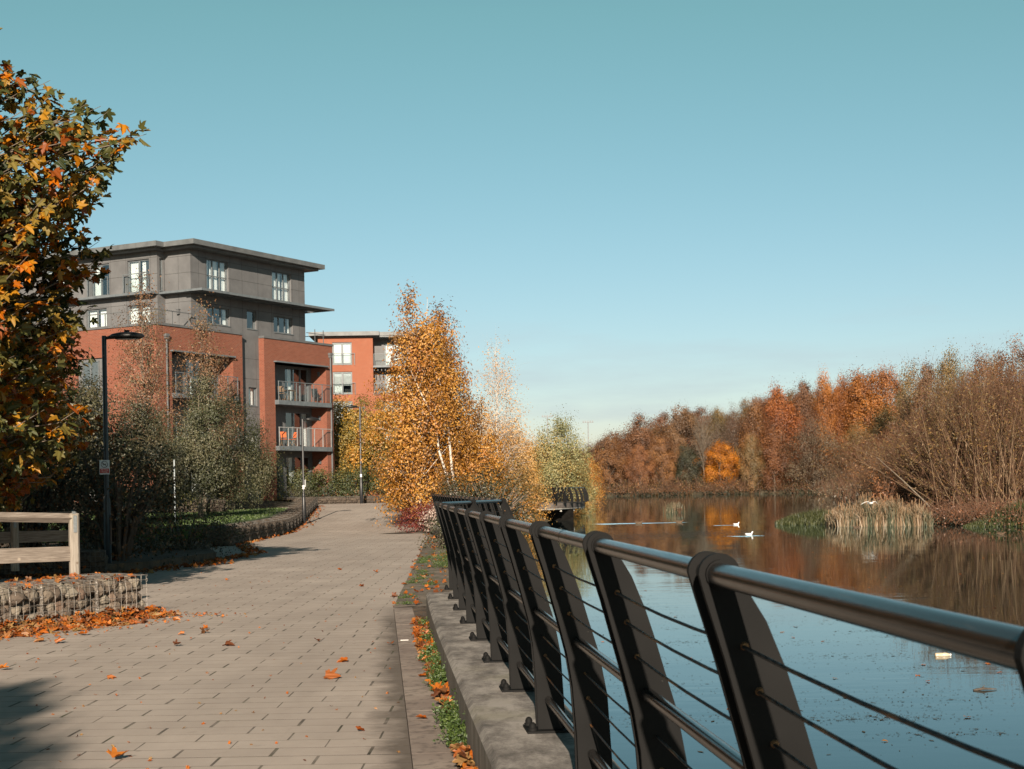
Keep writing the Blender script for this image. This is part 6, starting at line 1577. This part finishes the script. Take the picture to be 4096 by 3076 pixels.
mb = MB(); n = 260; blades(mb, np.stack([rng.normal(size=n)*.30, rng.normal(size=n)*.2, np.zeros(n)], 1), rng.uniform(.5, 1.25, n), .05, rng.uniform(0, .7, n), .16); mb.build('blades', M['reed'], t)
gt = onw(2718, 2050); mb = MB()
for q in range(9): mb.tube([(0, 0, -.1), (rng.normal()*.3, 0, .35), (rng.normal()*.6, 0, rng.uniform(.1, .8))], [.03, .02, .008], 5)
tag(mb.build('dead_branch', M['twig_brown'], loc=(gt.x, gt.y, -.8)), 'dead branch sticking out of the water beside the lone reed tuft', 'branch')
p = W(*z7(1010, 330), 91); shrub('red_shrub', 'small brick red shrub glowing behind the middle of the reeds', (p.x, 92, -.4), shrub_mesh(240, .85, .8, 2.9, 900, .14, M['lf_rust'], M['twig_brown'], twigs=40))

# lawn blades
mb = MB(); n = 26000
X = rng.uniform(-22, -9.2, n); Y = 48.5+(85-48.5)*rng.random(n)**1.3; k = X < np.interp(Y, [48, 60, 68, 85], [-9.9, -10.1, -10.6, -12.2]); X, Y = X[k], Y[k]; n = len(X)
blades(mb, np.stack([X, Y, np.interp(Y, [47, 85], [.57, .79])], 1), rng.uniform(.04, .11, n), .03, rng.random(n), .5); tag(mb.build('lawn_grass', M['grass']), kind='stuff')

# ------------------------------------------------------------------ fallen leaves and weeds
def litter(name, P, size, up=1.3, tone=None, lift=.5):
    mb = MB(); n = len(P); maple_leaves(mb, P, size, rng.uniform(0, 1, n) if tone is None else tone, np.array((0, -.15, 1.0)), .42*lift/.5, (.0, .7), (-.5, 1.0)); return tag(mb.build(name, M['lf_fallen']), kind='stuff')
def along(a, b, n, s0, s1, z0, zr):
    a = np.array(a); b = np.array(b); d_ = (b-a); nn = np.array((d_[1], -d_[0]))/np.linalg.norm(d_); u = rng.random(n); s = s0+(s1-s0)*rng.random(n)**1.8
    return np.concatenate([a+d_*u[:, None]+nn*s[:, None], (z0+zr*rng.random(n))[:, None]], 1)
P = np.concatenate([along((ga.x-gd.x*1.2, ga.y-gd.y*1.2), (gb.x+gd.x*.15, gb.y+gd.y*.15), 620, -.02, .50, .03, .10), along((ga.x-gd.x*1.2, ga.y-gd.y*1.2), (gb.x-gd.x*.9, gb.y-gd.y*.9), 260, .2, .85, .02, .03)])
P[:, 2] = .025+.13*np.clip(1-np.linalg.norm((P[:, :2]-np.array((ga.x, ga.y))) - ((P[:, :2]-np.array((ga.x, ga.y)))@np.array((gd.x, gd.y)))[:, None]*np.array((gd.x, gd.y)), axis=1)/.45, 0, 1)*rng.random(len(P))
litter('leaf_litter', P, .15); P2_ = along((ga.x-gd.x*1.2, ga.y-gd.y*1.2), (gb.x+gd.x*.6, gb.y+gd.y*.6), 420, -.02, 1.3, .022, .015); litter('leaf_litter', P2_, .05)
P = along((ga.x-gd.x*1.2, ga.y-gd.y*1.2), (gb.x, gb.y), 120, -.85, -.02, .52, .05); litter('leaf_litter', P, .16)
kerbx = lambda y, o_: .7-.0868*y-o_
def stripP(n, y0, y1, a, b, z): 
    y = rng.uniform(y0, y1, n); return np.stack([kerbx(y, 0)-rng.uniform(a, b, n), y, z+rng.random(n)*.05], 1)
litter('leaf_litter', np.concatenate([stripP(150, 14.2, 18.8, .19, .31, .035), stripP(70, 15.0, 17.6, .18, .34, .06), stripP(34, 8.3, 9.8, .18, .27, .04), stripP(26, 10.6, 11.6, .18, .27, .04), stripP(46, 11.8, 14.5, .18, .3, .05)]), .13)
y = rng.uniform(21, 56, 130); litter('leaf_litter', np.stack([np.array([pathr(q) for q in y])+rng.uniform(-.1, .7, 130), y, np.array([gz(q) for q in y])+.04], 1), .13)
P = np.concatenate([along((-12.5, 30.6), (-8.2, 31.4), 200, .0, .5, .03, .05), along((-8.3, 31.6), (-7.1, 36.2), 170, .1, .65, .03, .04), along((-7.3, 36.0), (-7.0, 40.5), 150, -.1, .4, .03, .04), along((-7.0, 41), (-8.7, 48), 120, -.1, .4, .03, .03), along((-8.75, 48), (-9.4, 68), 220, .02, .35, .03, .03), along((-9.5, 68.5), (-11.3, 88), 120, .05, .6, .1, .05)])
P[:, 2] = np.array([gz(q) for q in P[:, 1]])+.03+.04*rng.random(len(P)); litter('leaf_litter', P, .15)
P = np.stack([rng.uniform(-16, -8.6, 240), rng.uniform(29, 36, 240), .22+.1*rng.random(240)], 1); litter('leaf_litter', P, .16)
n = 240; yv = 7+26*rng.random(n)**1.5; xv = -.336*yv+(np.array([pathr(q) for q in yv])+.336*yv)*rng.random(n); litter('leaf_litter', np.stack([xv, yv, np.full(n, .018)], 1), .035)
# small weeds in the soil strip
def weeds(name, P, s, n, mat, h=.07):
    mb = MB()
    for c in P:
        m = int(n*rng.uniform(.5, 1.4)); g = np.concatenate([rng.normal(size=(m, 2))*s, np.abs(rng.normal(size=(m, 1)))*h], 1)
        blades(mb, np.array(c)+g*np.array((1, 1, .25)), rng.uniform(.4, 1.1, m)*h*.9, .006, rng.random(m), .9); g2_ = np.repeat(g, 3, 0)+rng.normal(size=(3*m, 3))*np.array((.012, .012, .006)); leaf_quads(mb, np.array(c)+np.abs(g2_*np.array((0, 0, 1)))+g2_*np.array((1, 1, 0)), .026, rng.random(3*m), asp=.55)
    return tag(mb.build(name, M['grass']), kind='stuff')
weeds('weeds', np.concatenate([stripP(17, 11.4, 14.6, .19, .25, .02), stripP(8, 9.6, 10.8, .19, .24, .02), stripP(5, 15, 18.5, .18, .22, .02)]), .045, 110, M['bankgrass'], .055)
yv = np.concatenate([rng.uniform(22.5, 40, 10), rng.uniform(20, 24, 2)]); weeds('weeds', np.stack([np.array([pathr(q) for q in yv])+.12+np.abs(rng.normal(size=len(yv)))*.12, yv, np.full(len(yv), .02)], 1), .07, 60, M['bankgrass'], .03)
yv = rng.uniform(30, 55, 14); weeds('weeds', np.stack([np.array([pathr(q) for q in yv])+.55+rng.random(len(yv))*.5, yv, np.full(len(yv), .03)], 1), .15, 90, M['bankgrass'], .14)
# single leaves lying on the paving
LP = [(2530, 2530, 1.0, 'tan curled leaf on the paving in front of the free end of the gabions'), ]
def z4b(X, Y): return X/1.301, 2500+Y/1.301
SINGLE = [(950, 45, 1.0, .55, 'small curled brown leaf on the paving in front of the end gabion'), (1065, 34, 1.1, .95, 'flat yellowish leaf lying just right of the small curled brown leaf'), (1075, 18, .8, .4, 'thin orange leaf just behind the flat yellowish leaf'),
          (1650, 78, .9, .1, 'dark brown leaf on the paving towards the kerb, beyond the big orange leaf'), (915, 104, .8, .05, 'tiny dark leaf below the small curled brown leaf'), (1180, 101, 1.0, .1, 'dark curled leaf in the middle of the paving'),
          (1795, 183, 1.05, .35, 'orange brown leaf standing up just beyond the big orange leaf'), (1710, 268, 1.5, .65, 'big bright orange maple leaf, largest on the middle of the paving'), (568, 270, .7, .6, 'small pale leaf alone on the left part of the paving'),
          (600, 690, 1.35, .5, 'large orange brown leaf with raised lobe at the bottom of the photo'), (1868, 543, .6, .2, 'tiny brown leaf near the kerb low in the photo'), (2035, 98, 1.1, .3, 'curled reddish leaf against the mossy kerb edge'),
          (300, 88, 1.2, .6, 'orange leaf fallen a little away from the heap under the left gabion'), (440, 47, 1.1, .35, 'rust leaf at the outer edge of the heap under the middle gabion'), (215, 80, 1.2, .7, 'pale orange leaf left of the other stray leaves below the gabions'),
          (2195, 265, 1.1, .3, 'red brown leaf on the kerb slabs beside the green weeds'), (2207, 482, .9, .3, 'brown leaf on the kerb slabs low in the photo'), (8, 228, 1.4, .5, 'orange leaf at the left edge of the photo below the heap')]
EX = [(910, 2320, 1.1, .4, 'orange leaf on the sunlit paving beyond the free gabion'), (867, 2459, .9, .3, 'rust leaf right of the shadow of the gabion'), (1445, 2343, 1.0, .2, 'brown leaf far along the middle of the path'), (1357, 2277, 1.0, .3, 'small rust leaf far along the path, the farthest in the middle'), (1503, 2287, .9, .4, 'orange leaf far along the path towards the railing'), (700, 2475, 1.0, .5, 'orange leaf beside the tip of the heap at the free gabion')]
for sx, sy, s, tn, lab in [(*z4b(a, b), s, tn, l) for a, b, s, tn, l in SINGLE]+EX:
    p = G(sx, sy, .03); mb = MB(); maple_leaves(mb, np.array([(0, 0, .012)]), .15*s, np.array([tn]), np.array((0, -.2, 1.0)), .18, (.15, .8), (-.6, .9))
    tag(mb.build('fallen_leaf', M['lf_fallen'], loc=(p.x, p.y, .022)), lab, 'leaf', 'stray leaves on the paving')

# ------------------------------------------------------------------ floating weed and scum, wakes
mb = MB(); P = []
cl = [(rng.uniform(14, 60), rng.random()) for _ in range(150)]
for Y, u in cl:
    X = 1.0+u*(Y*.34-1.0); n = rng.integers(20, 170); sp = rng.uniform(.12, .6)
    P.append(np.stack([X+rng.normal(size=n)*sp*2.6, Y+rng.normal(size=n)*sp*.8, np.full(n, -.796)], 1))
P = np.concatenate(P); n = len(P); a = rng.uniform(0, 6.28, n); s = rng.uniform(.006, .026, n)*np.where(rng.random(n) < .06, 2.2, 1)
A = np.stack([np.cos(a)*s, np.sin(a)*s, np.zeros(n)], 1); B = np.stack([-np.sin(a)*s*.35, np.cos(a)*s*.35, np.zeros(n)], 1)
mb.add(np.stack([P-A, P+B, P+A, P-B], 1).reshape(-1, 3), np.arange(4*n).reshape(-1, 4)); tag(mb.build('floating_weed', M['weed']), kind='stuff')
mb = MB(); n = 5200; q0, q1 = onw(2440, 2150), onw(2980, 2120)
u = rng.random(n); P = np.stack([q0.x+(q1.x-q0.x)*u+rng.normal(size=n)*.5, q0.y+(q1.y-q0.y)*u*.6+rng.normal(size=n)*3.4, np.full(n, -.796)], 1); a = rng.uniform(0, 6.28, n); s = rng.uniform(.02, .09, n)
A = np.stack([np.cos(a)*s, np.sin(a)*s, np.zeros(n)], 1); B = np.stack([-np.sin(a)*s*.5, np.cos(a)*s*.5, np.zeros(n)], 1)
mb.add(np.stack([P-A, P+B, P+A, P-B], 1).reshape(-1, 3), np.arange(4*n).reshape(-1, 4)); tag(mb.build('floating_scum', M['scum']), kind='stuff')
mb = MB(); n = 90; Y = rng.uniform(14, 55, n); X = 1+rng.random(n)*(Y*.33-1); maple_leaves(mb, np.stack([X, Y, np.full(n, -.79)], 1), .10, rng.uniform(0, 1, n), np.array((0, 0, 1.0)), .08, (0, .2), (0, .3)); tag(mb.build('floating_leaves', M['lf_fallen']), kind='stuff')
def wake(a, b, w0, w1, n):
    """ripples: low ridges of water set across the line of travel"""
    mb = MB(); a = Vector(a); b = Vector(b); d_ = (b-a).normalized(); lat = Vector((-d_.y, d_.x, 0)); L = (b-a).length; ny = 26
    nx_ = n; V = []
    for i in range(nx_+1):
        s = i/nx_; w = w0+(w1-w0)*s
        for j in range(ny+1):
            q = j/ny*2-1; p = a+(b-a)*s+lat*q*w; env = (1-q*q)*min(1, s*8)*min(1, (1-s)*8)
            V.append((p.x, p.y, -.797+.0+.013*env*math.sin(q*w*9+s*L*2.1+.9*math.sin(s*23)+.7*math.sin(q*5+s*11))*(.45+.55*math.sin(s*L*.9+q*3)**2)))
    mb.add(V, [[i*(ny+1)+j, i*(ny+1)+j+1, (i+1)*(ny+1)+j+1, (i+1)*(ny+1)+j] for i in range(nx_) for j in range(ny)])
    return tag(mb.build('wake', M['water'], smooth=True), kind='structure')
wake(onw(2345, 2098), onw(2764, 2089), 2.6, .35, 160)
wake(onw(2850, 2103), onw(2955, 2100), .5, .2, 60); wake(onw(2925, 2147), onw(3050, 2142), 1.1, .4, 70)
